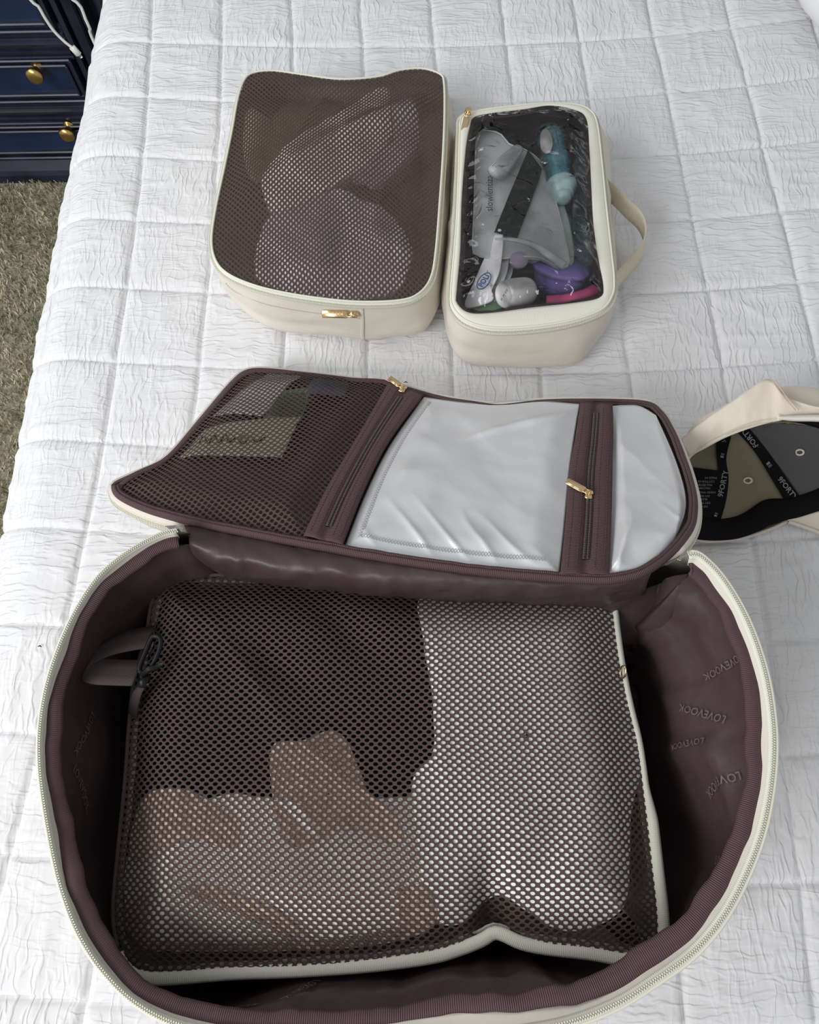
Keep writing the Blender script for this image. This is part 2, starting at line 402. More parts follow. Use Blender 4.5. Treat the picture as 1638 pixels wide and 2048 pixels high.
M['navy_dark'] = mat('navy_rubbed_moulding', (.010, .013, .024), .25, .5, var=(14, .8, 2.2))
M['brass'] = mat('brass', (.62, .42, .16), .28, .5, metal=1)
M['gold'] = mat('gold_zip', (.86, .63, .36), .2, .5, metal=1)
M['white_plastic'] = mat('white_plastic', (.82, .82, .80), .35, .5)
M['cream'] = mat('cream_nylon', (.74, .685, .60), .6, .35, sheen=.1, bump=(900, .12, .0004), bump2=(60, .25, .002))
M['tape'] = mat('zip_tape_cream', (.80, .79, .68), .8, .2, ribs=(.0012, .25))
M['tooth'] = mat('zip_tooth_cream', (.80, .79, .67), .45, .3)
M['net'] = mat('brown_net', (.100, .068, .061), .75, .15, bump=(1600, .6, .0008))
M['binding'] = mat('brown_grosgrain', (.112, .063, .068), .5, .3, ribs=(.0013, .9))
M['lining'] = mat('brown_satin', (.070, .044, .046), .43, .40, bump=((1500, 1500, 700), .1, .0003), bump2=(18, .6, .009))
M['brown_zip'] = mat('brown_zip', (.075, .050, .050), .22, .6)
M['webbing'] = mat('brown_webbing', (.112, .064, .068), .65, .25, ribs=(.0014, .8), bump=(1100, .6, .0008))
M['silver'] = mat('silver_peva', (.72, .72, .735), .28, .55, metal=.12, bump=(26, .22, .006), bump2=(9, .3, .01))
M['weld'] = mat('weld_line', (.30, .30, .32), .5, .4)
M['thread'] = mat('brown_thread', (.16, .09, .09), .8, .2)
M['pink_thread'] = mat('beige_thread', (.58, .44, .36), .8, .2)
M['print'] = mat('lining_print', (.17, .125, .12), .5, .4)
M['black'] = mat('black_plastic', (.006, .006, .007), .4, .3)
M['black_cloth'] = mat('black_cloth', (.006, .006, .007), .95, .05)
M['white_cloth'] = mat('white_cloth', (.90, .90, .88), .9, .2, bump=(400, .2, .001))
M['offwhite_cloth'] = mat('offwhite_cloth', (.84, .80, .73), .9, .2, var=(30, .86, 1.1), bump=(300, .4, .002))
M['tan_cloth'] = mat('tan_cloth', (.56, .43, .35), .9, .2, var=(300, .5, 1.3), bump=(500, .5, .001))
M['khaki_cloth'] = mat('khaki_cloth', (.80, .77, .66), .9, .2, bump=(400, .3, .002))
M['olive_cloth'] = mat('olive_cloth', (.44, .38, .28), .9, .2)
M['lilac_cloth'] = mat('lilac_cloth', (.72, .68, .69), .9, .2, bump=(400, .3, .002))
M['cap'] = mat('cap_cotton', (.74, .66, .56), .85, .25, sheen=.1, bump=(1200, .25, .0005), bump2=(40, .3, .003))
M['cap_in'] = mat('cap_inside_cotton', (.22, .195, .13), .95, .15, bump=(700, .3, .001), bump2=(30, .3, .004))
M['buckram'] = mat('grey_buckram', (.10, .10, .10), .9, .2, bump=((900, 300, 900), .5, .001))
M['visor'] = mat('visor_cloth', (.82, .77, .70), .8, .25)
M['pouch_lining'] = mat('pouch_lining', (.10, .058, .062), .6, .3, bump=(900, .3, .0006), bump2=(70, .5, .003))
M['elastic'] = mat('brown_elastic', (.085, .062, .062), .8, .2, ribs=(.0012, .6))
M['band'] = mat('black_band', (.005, .005, .006), .85, .15)
M['band_print'] = mat('grey_print', (.22, .22, .23), .6, .3)
M['vinyl'] = clearmat('clear_vinyl', (.99, .99, .99), .008, .012, bump=(42, 1.0, .009), gl=1.0)
M['silicone'] = clearmat('clear_silicone', (.95, .98, .98), .58, .22, gl=.9, hazecol=(.95, .97, .98))
M['silicone_rim'] = clearmat('silicone_rim', (.9, .95, .95), .75, .2, gl=1.0)
M['teal'] = mat('teal_gel', (.04, .36, .46), .12, .5, coat=.4)
M['teal_clear'] = clearmat('bottle_plastic', (.75, .93, .96), .12, .05, gl=1.6, hazecol=(.5, .8, .85))
M['mint'] = mat('mint_cap', (.60, .82, .82), .3, .5)
M['purple'] = mat('purple_plastic', (.33, .26, .70), .3, .5)
M['pink'] = mat('pink_plastic', (.75, .09, .27), .35, .5)
M['lavender'] = mat('lavender_plastic', (.55, .42, .60), .35, .5)
M['foil'] = mat('packet_film', (.72, .74, .74), .35, .5, bump=(60, .5, .004))
M['paper'] = mat('label_paper', (.62, .62, .60), .7, .3)
M['dark_card'] = mat('black_card', (.006, .007, .007), .35, .3, var=(120, .6, 2.2))
M['blue_print'] = mat('blue_print', (.02, .10, .32), .5, .3)
M['green'] = mat('green_film', (.20, .36, .20), .5, .4)
M['lemon'] = mat('lemon_card', (.68, .68, .48), .5, .4)
M['slate'] = mat('slate_print', (.12, .16, .26), .5, .4)
M['packet_white'] = mat('packet_white', (.88, .87, .89), .35, .5)
M['ink'] = mat('ink', (.03, .03, .035), .5, .3)
M['cream_strap'] = mat('cream_webbing', (.76, .69, .54), .75, .3, ribs=(.0015, .5), bump=(900, .3, .0006))
M['wall'] = mat('wall_paint', (.55, .55, .53), .9, .2)

# ------------------------------------------------------------------ setting
def struct(o): o['kind'] = 'structure'; return o
FZ = -0.62
xs = np.linspace(-2.6, 1.9, 60); ys = np.linspace(-1.2, 2.1, 50)
X, Y = np.meshgrid(xs, ys, indexing='ij')
floor = struct(grid('floor', np.stack([X, Y, FZ+.002*fbm(X*9, Y*9, 3)], -1), M['carpet']))
n = 52000
tx = rng.uniform(-1.25, -.36, n); ty = rng.uniform(.02, 1.38, n)
clump = fbm(tx*30, ty*30, 12); hh = rng.uniform(.006, .012, n)*(1+.5*clump)
lx = rng.normal(0, .0035, n)+.004*fbm(tx*14, ty*14, 2); ly = rng.normal(0, .0035, n)+.004*fbm(tx*14, ty*14, 8)
an = rng.uniform(0, PI, n); wx = np.cos(an)*.0014; wy = np.sin(an)*.0014
V = np.stack([np.stack([tx-wx, ty-wy, np.full(n, FZ-.001)], 1), np.stack([tx+wx, ty+wy, np.full(n, FZ-.001)], 1),
              np.stack([tx+lx+wx*.6, ty+ly+wy*.6, FZ+hh], 1), np.stack([tx+lx-wx*.6, ty+ly-wy*.6, FZ+hh], 1)], 1)
mk('carpet_pile', V, np.arange(4*n).reshape(n, 4), M['pile'], floor, kind='stuff', sm=False)
struct(MB().box((-.3, 2.15, .45), (4.6, .06, 2.14)).build('wall_back', M['wall'], sm=False))

# bed
bed = thing('bed', 'bed under the white quilt, only its shape showing', 'bed', (.3, .45, FZ))
MB().box((.31, .42, -.17), (1.36, 1.98, .28), bev=.05).build('mattress', M['mattress'], bed)
MB().box((.31, .42, -.44), (1.34, 1.96, .24), bev=.02).build('bed_base', M['mattress'], bed, sm=False)
for a_, b_ in ((-.3, -.5), (.92, -.5), (-.3, 1.3), (.92, 1.3)):
    MB().box((a_, b_, -.59), (.06, .06, .06), bev=.006).build('leg', M['mattress'], bed, sm=False)
# quilt: seam lattice measured from the photo, fitted as smooth functions of the bed surface
SE = np.array([(1,0,303,82.4),(2,0,442,86.4),(3,0,583,88),(4,0,725,93),(5,0,869,92.5),(6,0,1013,90),(7,0,1161,79.4),(8,0,1310.6,71.7),(9,0,1463,57),
(1,1,289,195),(2,1,439,201.5),(6,1,1023.6,204.5),(7,1,1177.8,195.4),(8,1,1336.5,175.5),(9,1,1493,168),(1,2,284.7,316),(2,2,437,323.6),(8,2,1358,311),
(9,2,1523,294),(1,3,274.7,438),(8,3,1387,432),(9,3,1561,421.7),(1,4,251.8,575.5),(2,4,415,581.6),(7,4,1237,589),(8,4,1415,575.4),(9,4,1599.7,564.7),
(1,5,227.4,722),(2,5,401.4,731),(7,5,1259,741),(8,5,1448.7,734.5),(1,6,206,884),(1,7,173,1058),(1,8,135,1253),(1,9,80,1465),(1,10,18.6,1715),(8,8,1529,1289),(8,9,1568,1515),(8,10,1604,1759)])
W = U(SE[:, 2], SE[:, 3], 0)
def basis(x, y): return np.stack([np.ones_like(x), x, y, x*x, x*y, y*y, x*x*y, x*y*y, y**3, x**3], -1)
B = basis(W[:, 0], W[:, 1]); reg = np.diag([0, 0, 0, 1e-5, 1e-5, 1e-5, 3e-4, 3e-4, 3e-4, 3e-4])
CI = np.linalg.solve(B.T@B+reg, B.T@SE[:, 0]); CJ = np.linalg.solve(B.T@B+reg, B.T@SE[:, 1])
eg = U([195, 165, 150, 100, 60, 30, 0], [0, 120, 200, 440, 620, 850, 1000], -.03); EB = np.polyfit(eg[:, 1], eg[:, 0], 1)
def dens(a, b, stops):
    out = [a]
    while out[-1] < b:
        st = [s for lo, hi, s in stops if lo <= out[-1] < hi]; out.append(out[-1]+(st[0] if st else .02))
    return np.array(out)
FX = dens(-.95, 1.05, [(-.50, .62, .0022), (-.62, -.50, .006)]); FY = dens(-.62, 1.46, [(-.19, 1.06, .0022)])
X, Y = np.meshgrid(FX, FY, indexing='ij')
wob = .0016*fbm(X*20, Y*20, 31)
I_ = basis(X+wob, Y+.0016*fbm(X*20, Y*20, 41)) @ CI; J_ = basis(X+wob, Y) @ CJ
di = np.abs(I_-np.round(I_))*.09; dj = np.abs(J_-np.round(J_))*.09; ds = np.minimum(di, dj)
def seam(d): return -.0034*np.exp(-(d/.0019)**2)-.0018*np.exp(-(d/.010)**1.2)
Zq = np.minimum(seam(di), seam(dj))+.0018
xw = X+.004*fbm(X*25, Y*25, 51); yw = Y+.004*fbm(X*25, Y*25, 52)
lv = ridge(xw*120, yw*24, 61); lh = ridge(xw*22, yw*130, 62)
mv = smooth(vnoise(X*9, Y*9, 70)*1.6-.3); side = smooth((Y-.35)*-3+X*1.2+.5)
lv2 = ridge(xw*62, yw*17, 63); lh2 = ridge(xw*16, yw*60, 64)
env = .35+.65*smooth(ds/.012)
Zq = Zq+env*(.0013*lv2*mv+.0014*lh2*(1-mv)+.0007*fbm(X*45, Y*45, 66, 3)+.0014*fbm(X*18, Y*18, 67, 2))
xe = np.polyval(EB, Y); Rr = .07; ell = np.maximum(xe+Rr-X, 0); th = np.minimum(ell/Rr, PI/2*.97); ex = np.maximum(ell-Rr*PI/2*.97, 0)
px_ = np.where(ell > 0, xe+Rr-Rr*np.sin(th)-ex*.03, X); pz_ = -(Rr-Rr*np.cos(th))-ex
nx_ = -np.sin(th); nz_ = np.cos(th)
P = np.stack([px_+nx_*(Zq+.006*fbm(X*4, Y*6, 80)*smooth(ell/.08)), Y, pz_+nz_*Zq], -1)
tag(grid('quilt', P, M['quilt']), 'white crinkled cotton quilt stitched in squares, spread over the bed', 'quilt')
# pillow in the far right corner
t_ = np.linspace(0, 2*PI, 72, endpoint=False)
pc = np.array([.612, .962, 0])
cc_ = np.stack([np.sign(np.cos(t_))*np.abs(np.cos(t_))**.6*.17, np.sign(np.sin(t_))*np.abs(np.sin(t_))**.6*.155], 1)
rings = []
for k in np.linspace(-1, 1, 19):
    s_ = (1-abs(k)**2.6)**.42 if abs(k) < 1 else .02
    rings.append(np.column_stack([pc[0]+cc_*[s_, 1] @ np.array([1, 0]), pc[1]+cc_[:, 1]*s_, np.full(72, .066+k*.06)]) + np.array([0, 0, 1])*.003*fbm(cc_[:, :1]*s_*30, cc_[:, 1:]*s_*30+k, 3))
P = np.stack(rings); Q = P.reshape(-1, 3); m_ = 72
tag(mk('pillow', Q, gq(19, m_, False, True)[:, ::-1].tolist()+[list(range(m_)), [18*m_+i for i in range(m_)][::-1]], M['pillow']), 'white pillow at the far right corner of the quilt', 'pillow')

# ------------------------------------------------------------------ dresser
YD = 1.335
dr = thing('dresser', 'navy blue dresser with brass knobs beyond the left side of the bed', 'dresser', (-1.2, YD+.25, FZ))
def zf(py, px=40): return float(UV(px, py, YD)[2])
def xf(px, py): return float(UV(px, py, YD)[0])
xr = xf(134, 75); xl = xr-1.0; xp = xf(186, 0)+.015; TOP = .30
MB().box(((xl-.05+xp)/2, YD+.24, (FZ+.05+TOP)/2), (xp-xl+.05, .44, TOP-FZ-.05)).build('carcass', M['navy_dark'], dr, sm=False)
MB().box(((xl-.05+xp)/2, YD+.22, TOP+.012), (xp-xl+.11, .52, .028), bev=.01).build('top_board', M['navy'], dr, sm=False)
def mold(zc, x0, x1, prof, name='moulding', mt='navy_dark', yb=YD):
    """horizontal profile: list of (dz, protrusion)"""
    b = MB(); m_ = len(prof); V = []
    for x in (x0, x1):
        V += [(x, yb-p, zc+d) for d, p in prof]+[(x, yb+.03, zc+prof[-1][0]), (x, yb+.03, zc+prof[0][0])]
    k = m_+2; b.add(V, [(i, (i+1) % k, k+(i+1) % k, k+i) for i in range(k)]+[tuple(range(k))[::-1], tuple(range(k, 2*k))])
    return b.build(name, M[mt], dr, sm=False)
pr = [(-.016, .010), (-.014, .016), (-.008, .018), (-.005, .012), (.0, .012), (.004, .020), (.010, .022), (.014, .014), (.016, .010)]
pr2 = [(-.012, .006), (-.008, .012), (-.002, .014), (.002, .008), (.007, .010), (.012, .004)]
rows = [(52, 63, -60), (189, 205, 104), (303, 315, 238)]   # bottom moulding top/bottom, drawer top
for bi, (a_, b_, tp) in enumerate(rows):
    z1 = zf(tp) if tp > 0 else .26; z0 = zf((a_+b_)/2)
    d = MB().box(((xl+xr)/2, YD+.005, (z0+z1)/2), (xr-xl-.01, .03, z1-z0-.006), bev=.004).build('drawer', M['navy'], dr, sm=False)
    f_ = MB(); ew = .022
    for k_, pt_ in ((0, .020), (.0065, .013), (.0125, .018), (.018, .007)):
        for zc in (z0+.006+k_, z1-.006-k_): f_.box(((xl+xr)/2, YD-pt_/2, zc), (xr-xl-.012-2*k_, pt_, .0055), bev=.002)
        for xc in (xl+.008+k_, xr-.008-k_): f_.box((xc, YD-pt_/2, (z0+z1)/2), (.0055, pt_, z1-z0-.012-2*k_), bev=.002)
    f_.build('drawer_frame', M['navy_dark'], d, sm=False)
for py, p in ((57, pr2), (84, pr), (104, pr2), (197, pr2), (218, pr), (237, pr2), (309, pr2), (338, pr)):
    mold(zf(py), xl-.01, xp-.012 if py in (338,) else xr+.002, p)
mold(FZ+.03, xl-.06, xp+.01, [(-.03, .03), (-.01, .03), (.0, .026), (.02, .012)], 'plinth')
for x0, x1, pt in ((xr+.004, xr+.014, .012), (xr+.020, xr+.044, .006), (xr+.050, xr+.060, .014), (xp-.012, xp, .008)):
    MB().box(((x0+x1)/2, YD-pt/2+.01, (FZ+.06+TOP)/2), (x1-x0, pt+.03, TOP-FZ-.06), bev=.004).build('pilaster', M['navy_dark'], dr, sm=False)
for kx, ky in ((68, 157), (133, 275)):
    c = UV(kx, ky, YD-.045); ax = np.array([0, -1, 0.0])
    MB().lathe([(.012, 0), (.012, .003), (.006, .006), (.0055, .014), (.009, .018), (.0145, .021), (.0165, .026), (.015, .031), (.009, .034), (.001, .0345)], (c[0], YD-.012, c[2]), ax, 28).build('knob', M['brass'], dr)
# cables
cb = thing('charging_cable', 'white charging cable with a connector dangling in front of the navy dresser', 'cable', (-.9, YD-.06, -.2))
def vp(l, y): return [UV(a_, b_, yy)+0 for (a_, b_), yy in zip(l, y)]
p_ = vp([(147, 97), (130, 84), (108, 62), (90, 36), (76, 12)], [YD-.07]*5)
e_ = p_[-1]; p_ += [e_+np.array([-.012, .0, .05]), np.array([e_[0]-.03, YD-.055, .18]), np.array([e_[0]-.035, YD-.050, TOP+.02]), np.array([e_[0]-.035, YD-.03, TOP+.0315]), np.array([e_[0]-.05, YD+.06, TOP+.0295]), np.array([e_[0]+.06, YD+.2, TOP+.0295])]
MB().tube(cr(p_, 120, False), .0026, 8, up=(.3, 1, .2)).build('cord', M['white_plastic'], cb)
a_, b_ = UV(143, 93, YD-.07), UV(162, 114, YD-.07); d_ = (b_-a_)
MB().tube([a_, a_+d_*.05, a_+d_*.75, a_+d_*.8], [.003, .0062, .0062, .004], 10, flat=.75, up=(0, 1, 0)).build('connector', M['white_plastic'], cb)
MB().tube([a_+d_*.8, b_+d_*.05], .0035, 8, flat=.5, up=(0, 1, 0)).build('plug_tip', mat('plug_metal', (.6, .6, .6), .3, metal=1), cb)
p_ = vp([(150, 0), (163, 16), (170, 36), (180, 58), (200, 110)], [YD-.055]*5)
e_ = p_[0]
p_ = [np.array([e_[0]+.03, YD+.16, TOP+.0295]), np.array([e_[0]-.01, YD+.03, TOP+.0295]), np.array([e_[0]-.02, YD-.035, TOP+.0315]), np.array([e_[0]-.02, YD-.05, TOP+.01]), np.array([e_[0]-.015, YD-.052, .16]), e_+np.array([-.008, 0, .04])]+p_+[np.array([p_[-1][0]+.05, YD-.12, FZ+.012]), np.array([p_[-1][0]+.2, YD-.2, FZ+.012])]
tag(MB().tube(cr(p_, 140, False), .0026, 8, up=(.3, 1, .2)).build('power_cord', M['white_plastic'], loc=(-.85, YD-.05, -.2)), 'white cord passing behind the bed edge beside the dresser', 'cord')
# ------------------------------------------------------------------ open travel bag
HR = .155
rim_px = [(352,1058),(300,1074),(240,1110),(190,1155),(150,1215),(115,1290),(90,1370),(77,1450),(76,1530),(86,1620),(102,1710),(122,1790),(152,1870),(200,1945),(265,2010),(350,2055),
          (480,2083),(650,2094),(830,2094),(1000,2082),(1130,2060),(1230,2024),(1310,1976),(1400,1908),(1470,1815),(1520,1705),(1546,1600),(1555,1500),(1549,1415),(1531,1325),(1500,1240),(1462,1172),(1422,1124),(1385,1102),
          (1330,1122),(1250,1146),(1150,1152),(1000,1136),(800,1106),(600,1074),(450,1056)]
rp = np.array(rim_px, float)
NR = 420
R0 = cr(U(rp[:, 0], rp[:, 1], HR), NR, True)           # outer edge of the rim
# make it run so that the right-hand side vector points into the bag
cen = R0.mean(0)
T_, S_, _ = frames(R0, True)
if ((cen-R0)*S_).sum(1).mean() < 0: R0 = R0[::-1].copy()
T_, S_, _ = frames(R0, True)
PER = np.linalg.norm(np.roll(R0, -1, 0)-R0, axis=1).sum(); uu = np.arange(NR)/NR*PER
R0[:, 2] += .0025*fbm(uu*8, uu*0, 3)
# the stretch behind the lid hinge runs lower and tucks under the lid
HL_, HRt = U(356, 1056, HR), U(1372, 1106, HR)
# signed side of the hinge line, positive towards the lid
hd = HRt[:2]-HL_[:2]; back = ((R0[:, 0]-HL_[0])*hd[1]*-1+(R0[:, 1]-HL_[1])*hd[0])/np.linalg.norm(hd)
bk_ = smooth((back+.034)/.012)*smooth((R0[:, 0]-HL_[0]+.002)/.012)*smooth((HRt[0]-R0[:, 0]+.002)/.012)
R0[:, 2] -= .034*bk_; R0[:, 1] += .006*bk_
T_, S_, _ = frames(R0, True)
kb0 = int(np.argmax(bk_)); roll = -kb0; R0 = np.roll(R0, roll, 0); S_ = np.roll(S_, roll, 0); T_ = np.roll(T_, roll, 0); bk_ = np.roll(bk_, roll)
opn = np.where(bk_ < .06)[0]; OA, OB = opn[0], opn[-1]+1          # the open run of the rim
bw = U(1180, 2000, HR); exf = .0060*np.exp(-(((R0[:, 0]-.03)/.06)**2))*smooth((-R0[:, 1]+.02)/.04)
bwx = .0040*np.exp(-(((R0[:, 0]-.15)/.05)**2))*smooth((-R0[:, 1]+.03)/.04)
bag = thing('travel_bag', 'large cream travel bag lying open with brown satin lining and a silver pocketed lid', 'bag', (cen[0], cen[1], 0))
# outer shell: from the rim down to the bed
prof = [(.002, -.001), (-.002, -.015), (-.008, -.045), (-.0125, -.08), (-.011, -.115), (-.005, -.138), (.006, -.149), (.026, -.1515)]
fmk = 1-smooth((R0[:, 1]+.03)/.07)
P = np.stack([R0+S_*(a_+min(a_, 0)*.35*fmk+.002*fbm(uu*14, uu*0+b_*30, 4)*(a_ < .003))[:, None]+np.array([0, 0, b_]) for a_, b_ in prof], 1)
b0 = P[:, -1].copy(); b0[:, :2] = cen[:2]+(b0[:, :2]-cen[:2])*.05
P = np.concatenate([P, b0[:, None]], 1)
grid('outer_shell', P, M['cream'], bag, cu=True)
# zip tape, its piping and teeth
RO_ = R0[OA:OB]; lf = smooth((-.06-R0[:, 0])/.12)
tp = strip(RO_, -.0004, (.0060-.0024*lf)[OA:OB], .0004, -.0012, 5, False, .0012)
slab('zipper_tape', tp, .0009, M['tape'], bag)
MB().tube(RO_+S_[OA:OB]*.0004, .0013, 6).build('piping', M['tape'], bag)
teeth('zipper_teeth', RO_+S_[OA:OB]*(.0032-.0014*lf)[OA:OB, None]+np.array([0, 0, .0012]), M['tooth'], bag, pitch=.0016, gap=.0010, size=(.0008, .0012, .0008))
# cream facing between tape and binding
fc = strip(RO_, (.0056-.0024*lf)[OA:OB], (.0085-.004*lf+exf)[OA:OB], -.0016, -.0066, 6, False)
slab('rim_facing', fc, .0008, M['cream'], bag)
# brown grosgrain binding, wavy
wv_ = .0036*fbm(uu*20, uu*0, 8)+.0016*fbm(uu*60, uu*0, 9); zz_ = .0034*fbm(uu*26, uu*0+5, 10)
bp_ = strip(RO_, (.0066-.0032*lf+exf+wv_*.5)[OA:OB], (.0158-.0016*lf+exf+bwx+wv_)[OA:OB], -.0048, -.0066, 8, False, .0018); bp_[..., 2] += zz_[OA:OB, None]
slab('binding', bp_, .0014, M['binding'], bag)
# satin lining: wall + floor
NT = 34
I0 = R0+S_*(.0128-.0016*lf+exf+bwx+wv_)[:, None]+np.array([0, 0, -.0080])+np.array([0, 0, 1.])*zz_[:, None]; cf = cen[:2]
tt = np.linspace(0, 1, NT)
def lin_pt(iu, t):
    """iu index array (float, wraps), t depth fraction"""
    iu = np.asarray(iu, float) % NR; i0 = np.floor(iu).astype(int) % NR; i1 = (i0+1) % NR; fr = (iu-np.floor(iu))[..., None]
    C = I0[i0]*(1-fr)+I0[i1]*fr; Sn = S_[i0]; u = iu/NR*PER
    t = np.asarray(t, float)
    rx = (C[..., 0]-cen[0])/.2; bil = .004+.021*np.clip(rx, 0, 1)+.004*np.clip(-rx, 0, 1)
    r = bil*smooth(t/.6)+.006*smooth((t-.6)/.4)
    fold = (.008*fbm(u*9, t*1.5+u*2, 21, 2)+.006*ridge(u*6+t*1.6, t*1.3, 22)+.003*ridge(u*22+t*3, t*3, 23))*(1+.4*np.clip(rx, -1.4, 1))
    fold = fold*smooth(t*5)*(1-.4*t)
    fy = (.22+.45*(1-smooth((np.abs(C[..., 0]-cen[0])-.05)/.07))*(C[..., 1] < 0)+.78*smooth((C[..., 1]+.03)/.07))*(1-.92*np.exp(-((C[..., 1]-.10)/.05)**2)*(C[..., 0] < cen[0]))
    fr_ = 1-smooth((C[..., 1]+.03)/.07)
    Pp = C+Sn*((r+fold)*fy-.021*fr_*smooth((np.abs(C[..., 0]-cen[0])-.07)/.07)*np.sin(np.clip(t*1.05, 0, 1)*PI)**.8)[..., None]
    Pp[..., 2] = C[..., 2]*(1-t)+.012*t
    return Pp
IU, TT = np.meshgrid(np.arange(NR), tt, indexing='ij')
P = lin_pt(IU, TT)
last = P[:, -1]; fl = []
for k in (.8, .55, .3, .06):
    q = last.copy(); q[:, :2] = cf+(last[:, :2]-cf)*k; q[:, 2] = .008; fl.append(q[:, None])
lining = grid('lining', np.concatenate([P]+fl, 1), M['lining'], bag, cu=True)
# woven name repeated on the lining
def near_u(px, py, z):
    w_ = U(px, py, z); return w_
def lin_text(s, px, py, size, ang, t0):
    w_ = U(px, py, HR*(1-t0)); k = int(np.argmin(((I0[:, :2]-w_[:2])**2).sum(1)))
    V, Fc = text2d(s, size); ca, sa = math.cos(ang), math.sin(ang)
    a_ = V[:, 0]*ca-V[:, 1]*sa; b_ = V[:, 0]*sa+V[:, 1]*ca       # a: along the wall, b: up the wall
    P = lin_pt(k+a_/PER*NR, np.clip(t0-b_/HR, 0, 1))
    Cn = S_[(k+np.round(a_/PER*NR).astype(int)) % NR]
    mk('lining_print', P+Cn*.0014+np.array([0, 0, .0022]), Fc, M['print'], lining, sm=False)
for s, x, y, a_, t0 in (('LOVEVOOK', 1430, 1500, -1.45, .40), ('LOVEVOOK', 1500, 1592, -1.2, .22), ('LOVEVOOK', 1440, 1722, 1.5, .26), ('LOVEVOOK', 1480, 1430, -1.9, .30),
                        ('LOVEVOOK', 1400, 1835, -1.3, .20), ('LOVEVOOK', 1500, 1330, -1.4, .14), ('LOVEVOOK', 130, 1470, 2.4, .26), ('LOVEVOOK', 130, 1590, -2.2, .28), ('LOVEVOOK', 480, 2000, 2.3, .3), ('LOVEVOOK', 600, 1995, 1.2, .3)):
    lin_text(s, x, y, .0085, a_+PI if False else a_, t0)

# --- lid, thrown back
lp = np.array([(222,972,.105),(300,1030,.120),(1250,1160,.172),(800,1128,.150),(480,738,.052),(1300,800,.062),(860,790,.052),(1396,1000,.125)])
w_ = U(lp[:, 0], lp[:, 1], lp[:, 2]); LP, *_ = np.linalg.lstsq(np.column_stack([np.ones(8), w_[:, 0], w_[:, 1]]), lp[:, 2], rcond=None)
def hl(x, y): return LP[0]+LP[1]*x+LP[2]*y
lid_px = [(221,975),(236,998),(300,1028),(400,1054),(600,1093),(800,1128),(1000,1155),(1180,1168),(1240,1166),(1295,1150),(1350,1108),(1388,1060),(1397,1010),(1388,960),(1370,905),(1348,855),(1325,820),(1290,800),(1180,796),(1080,798),(1000,806),
          (940,800),(880,790),(800,769),(700,754),(600,742),(530,735),(492,738),(462,760),(400,832),(330,912),(262,946),(228,962)]
lq = np.array(lid_px, float); LO = cr(lift(lq[:, 0], lq[:, 1], hl), 300, True)
lc = LO.mean(0); T2, S2, _ = frames(LO, True)
if ((lc-LO)*S2).sum(1).mean() < 0: LO = LO[::-1].copy()
T2, S2, _ = frames(LO, True)
# recess the wall where the hinge gusset takes over
hA, hB = lift(np.array(362.), np.array(1050.), hl), lift(np.array(1352.), np.array(1108.), hl)
hv = (hB-hA)[:2]; hL = np.linalg.norm(hv); hv = hv/hL; al_ = (LO[:, :2]-hA[:2])@hv
nearside = ((LO[:, 0]-lc[0])*-hv[1]+(LO[:, 1]-lc[1])*hv[0]) < 0
wn = smooth((al_+.004)/.010)*smooth((hL-al_+.004)/.010)*nearside
# cream side wall of the lid (seen along the left and right ends) and its base
out = np.array([0, 0, -1.0])
hz = np.clip(LO[:, 2]-.004, .012, .036)
P = np.stack([LO-S2*(o_-.020*wn)[:, None]+np.array([0, 0, -1.])*(hz*d_+.024*wn)[:, None] for o_, d_ in ((-.006, .06), (.0015, .02), (.0035, .12), (.0035, .5), (.003, .85), (-.006, 1.0), (-.03, 1.0))], 1)
bb = P[:, -1].copy(); bb[:, :2] = lc[:2]+(bb[:, :2]-lc[:2])*.05; bb[:, 2] = np.minimum(hl(bb[:, 0], bb[:, 1])-.03, .2)
grid('lid_shell', np.concatenate([P, bb[:, None]], 1), M['cream'], bag, cu=True)
kz = int(np.argmax(wn)); LOr = np.roll(LO-S2*.0048+np.array([0, 0, -.010]), -kz, 0); wr = np.roll(wn, -kz); oz = np.where(wr < .1)[0]
teeth('lid_zipper_teeth', LOr[oz[0]:oz[-1]+1], M['tooth'], bag, pitch=.0016, gap=.0010, size=(.0008, .0012, .0008))
# brown backing board
fill('lid_backing', LO+S2*.003, lambda x, y: hl(x, y)-.004, M['lining'], bag, rings=10)
# border binding (two rows)
s_ = np.linspace(0, 1, 300)*30; wb = .0006*fbm(s_*3, s_*0, 4)
bd = strip(LO, -.0002+wb*.3, .0048+wb, -.0012, .0018, 5, True, .0012); slab('lid_binding', bd, .0016, M['binding'], bag, True)
bd2 = strip(LO, .0046+wb, .0076+wb, .0012, .0004, 4, True, .0008); slab('inner_binding', bd2, .0012, M['webbing'], bag, True)
# satin gusset under the near edge
k_ = [(366,1044),(500,1068),(700,1102),(900,1134),(1080,1152),(1230,1156),(1310,1132)]
k2 = [(384,1088),(480,1124),(680,1152),(880,1170),(1060,1180),(1200,1184),(1290,1160)]
ka = cr(lift(np.array(k_)[:, 0], np.array(k_)[:, 1], hl), 80, False)+np.array([0, 0, -.0045]); kb = cr(U(np.array(k2, float)[:, 0], np.array(k2, float)[:, 1], .138), 80, False); kc_ = cr(U(np.array(k2, float)[:, 0], np.array(k2, float)[:, 1]+34, .072), 80, False)
q = np.linspace(0, 1, 26)[None, :, None]; qb = q; G = ka[:, None]*((1-qb)*(1-2*qb))+kb[:, None]*(4*qb*(1-qb))+kc_[:, None]*(qb*(2*qb-1))
su = np.arange(80)[:, None]*.0045+0*q[..., 0]
G[..., 1] -= (.003*np.sin(q[..., 0]*PI)*(1+fbm(su*40, q[..., 0]*2, 5))+.002*ridge(su*60, q[..., 0]*4, 6))
G[..., 2] += .002*fbm(su*50, q[..., 0]*3, 8)*np.sin(q[..., 0]*PI)
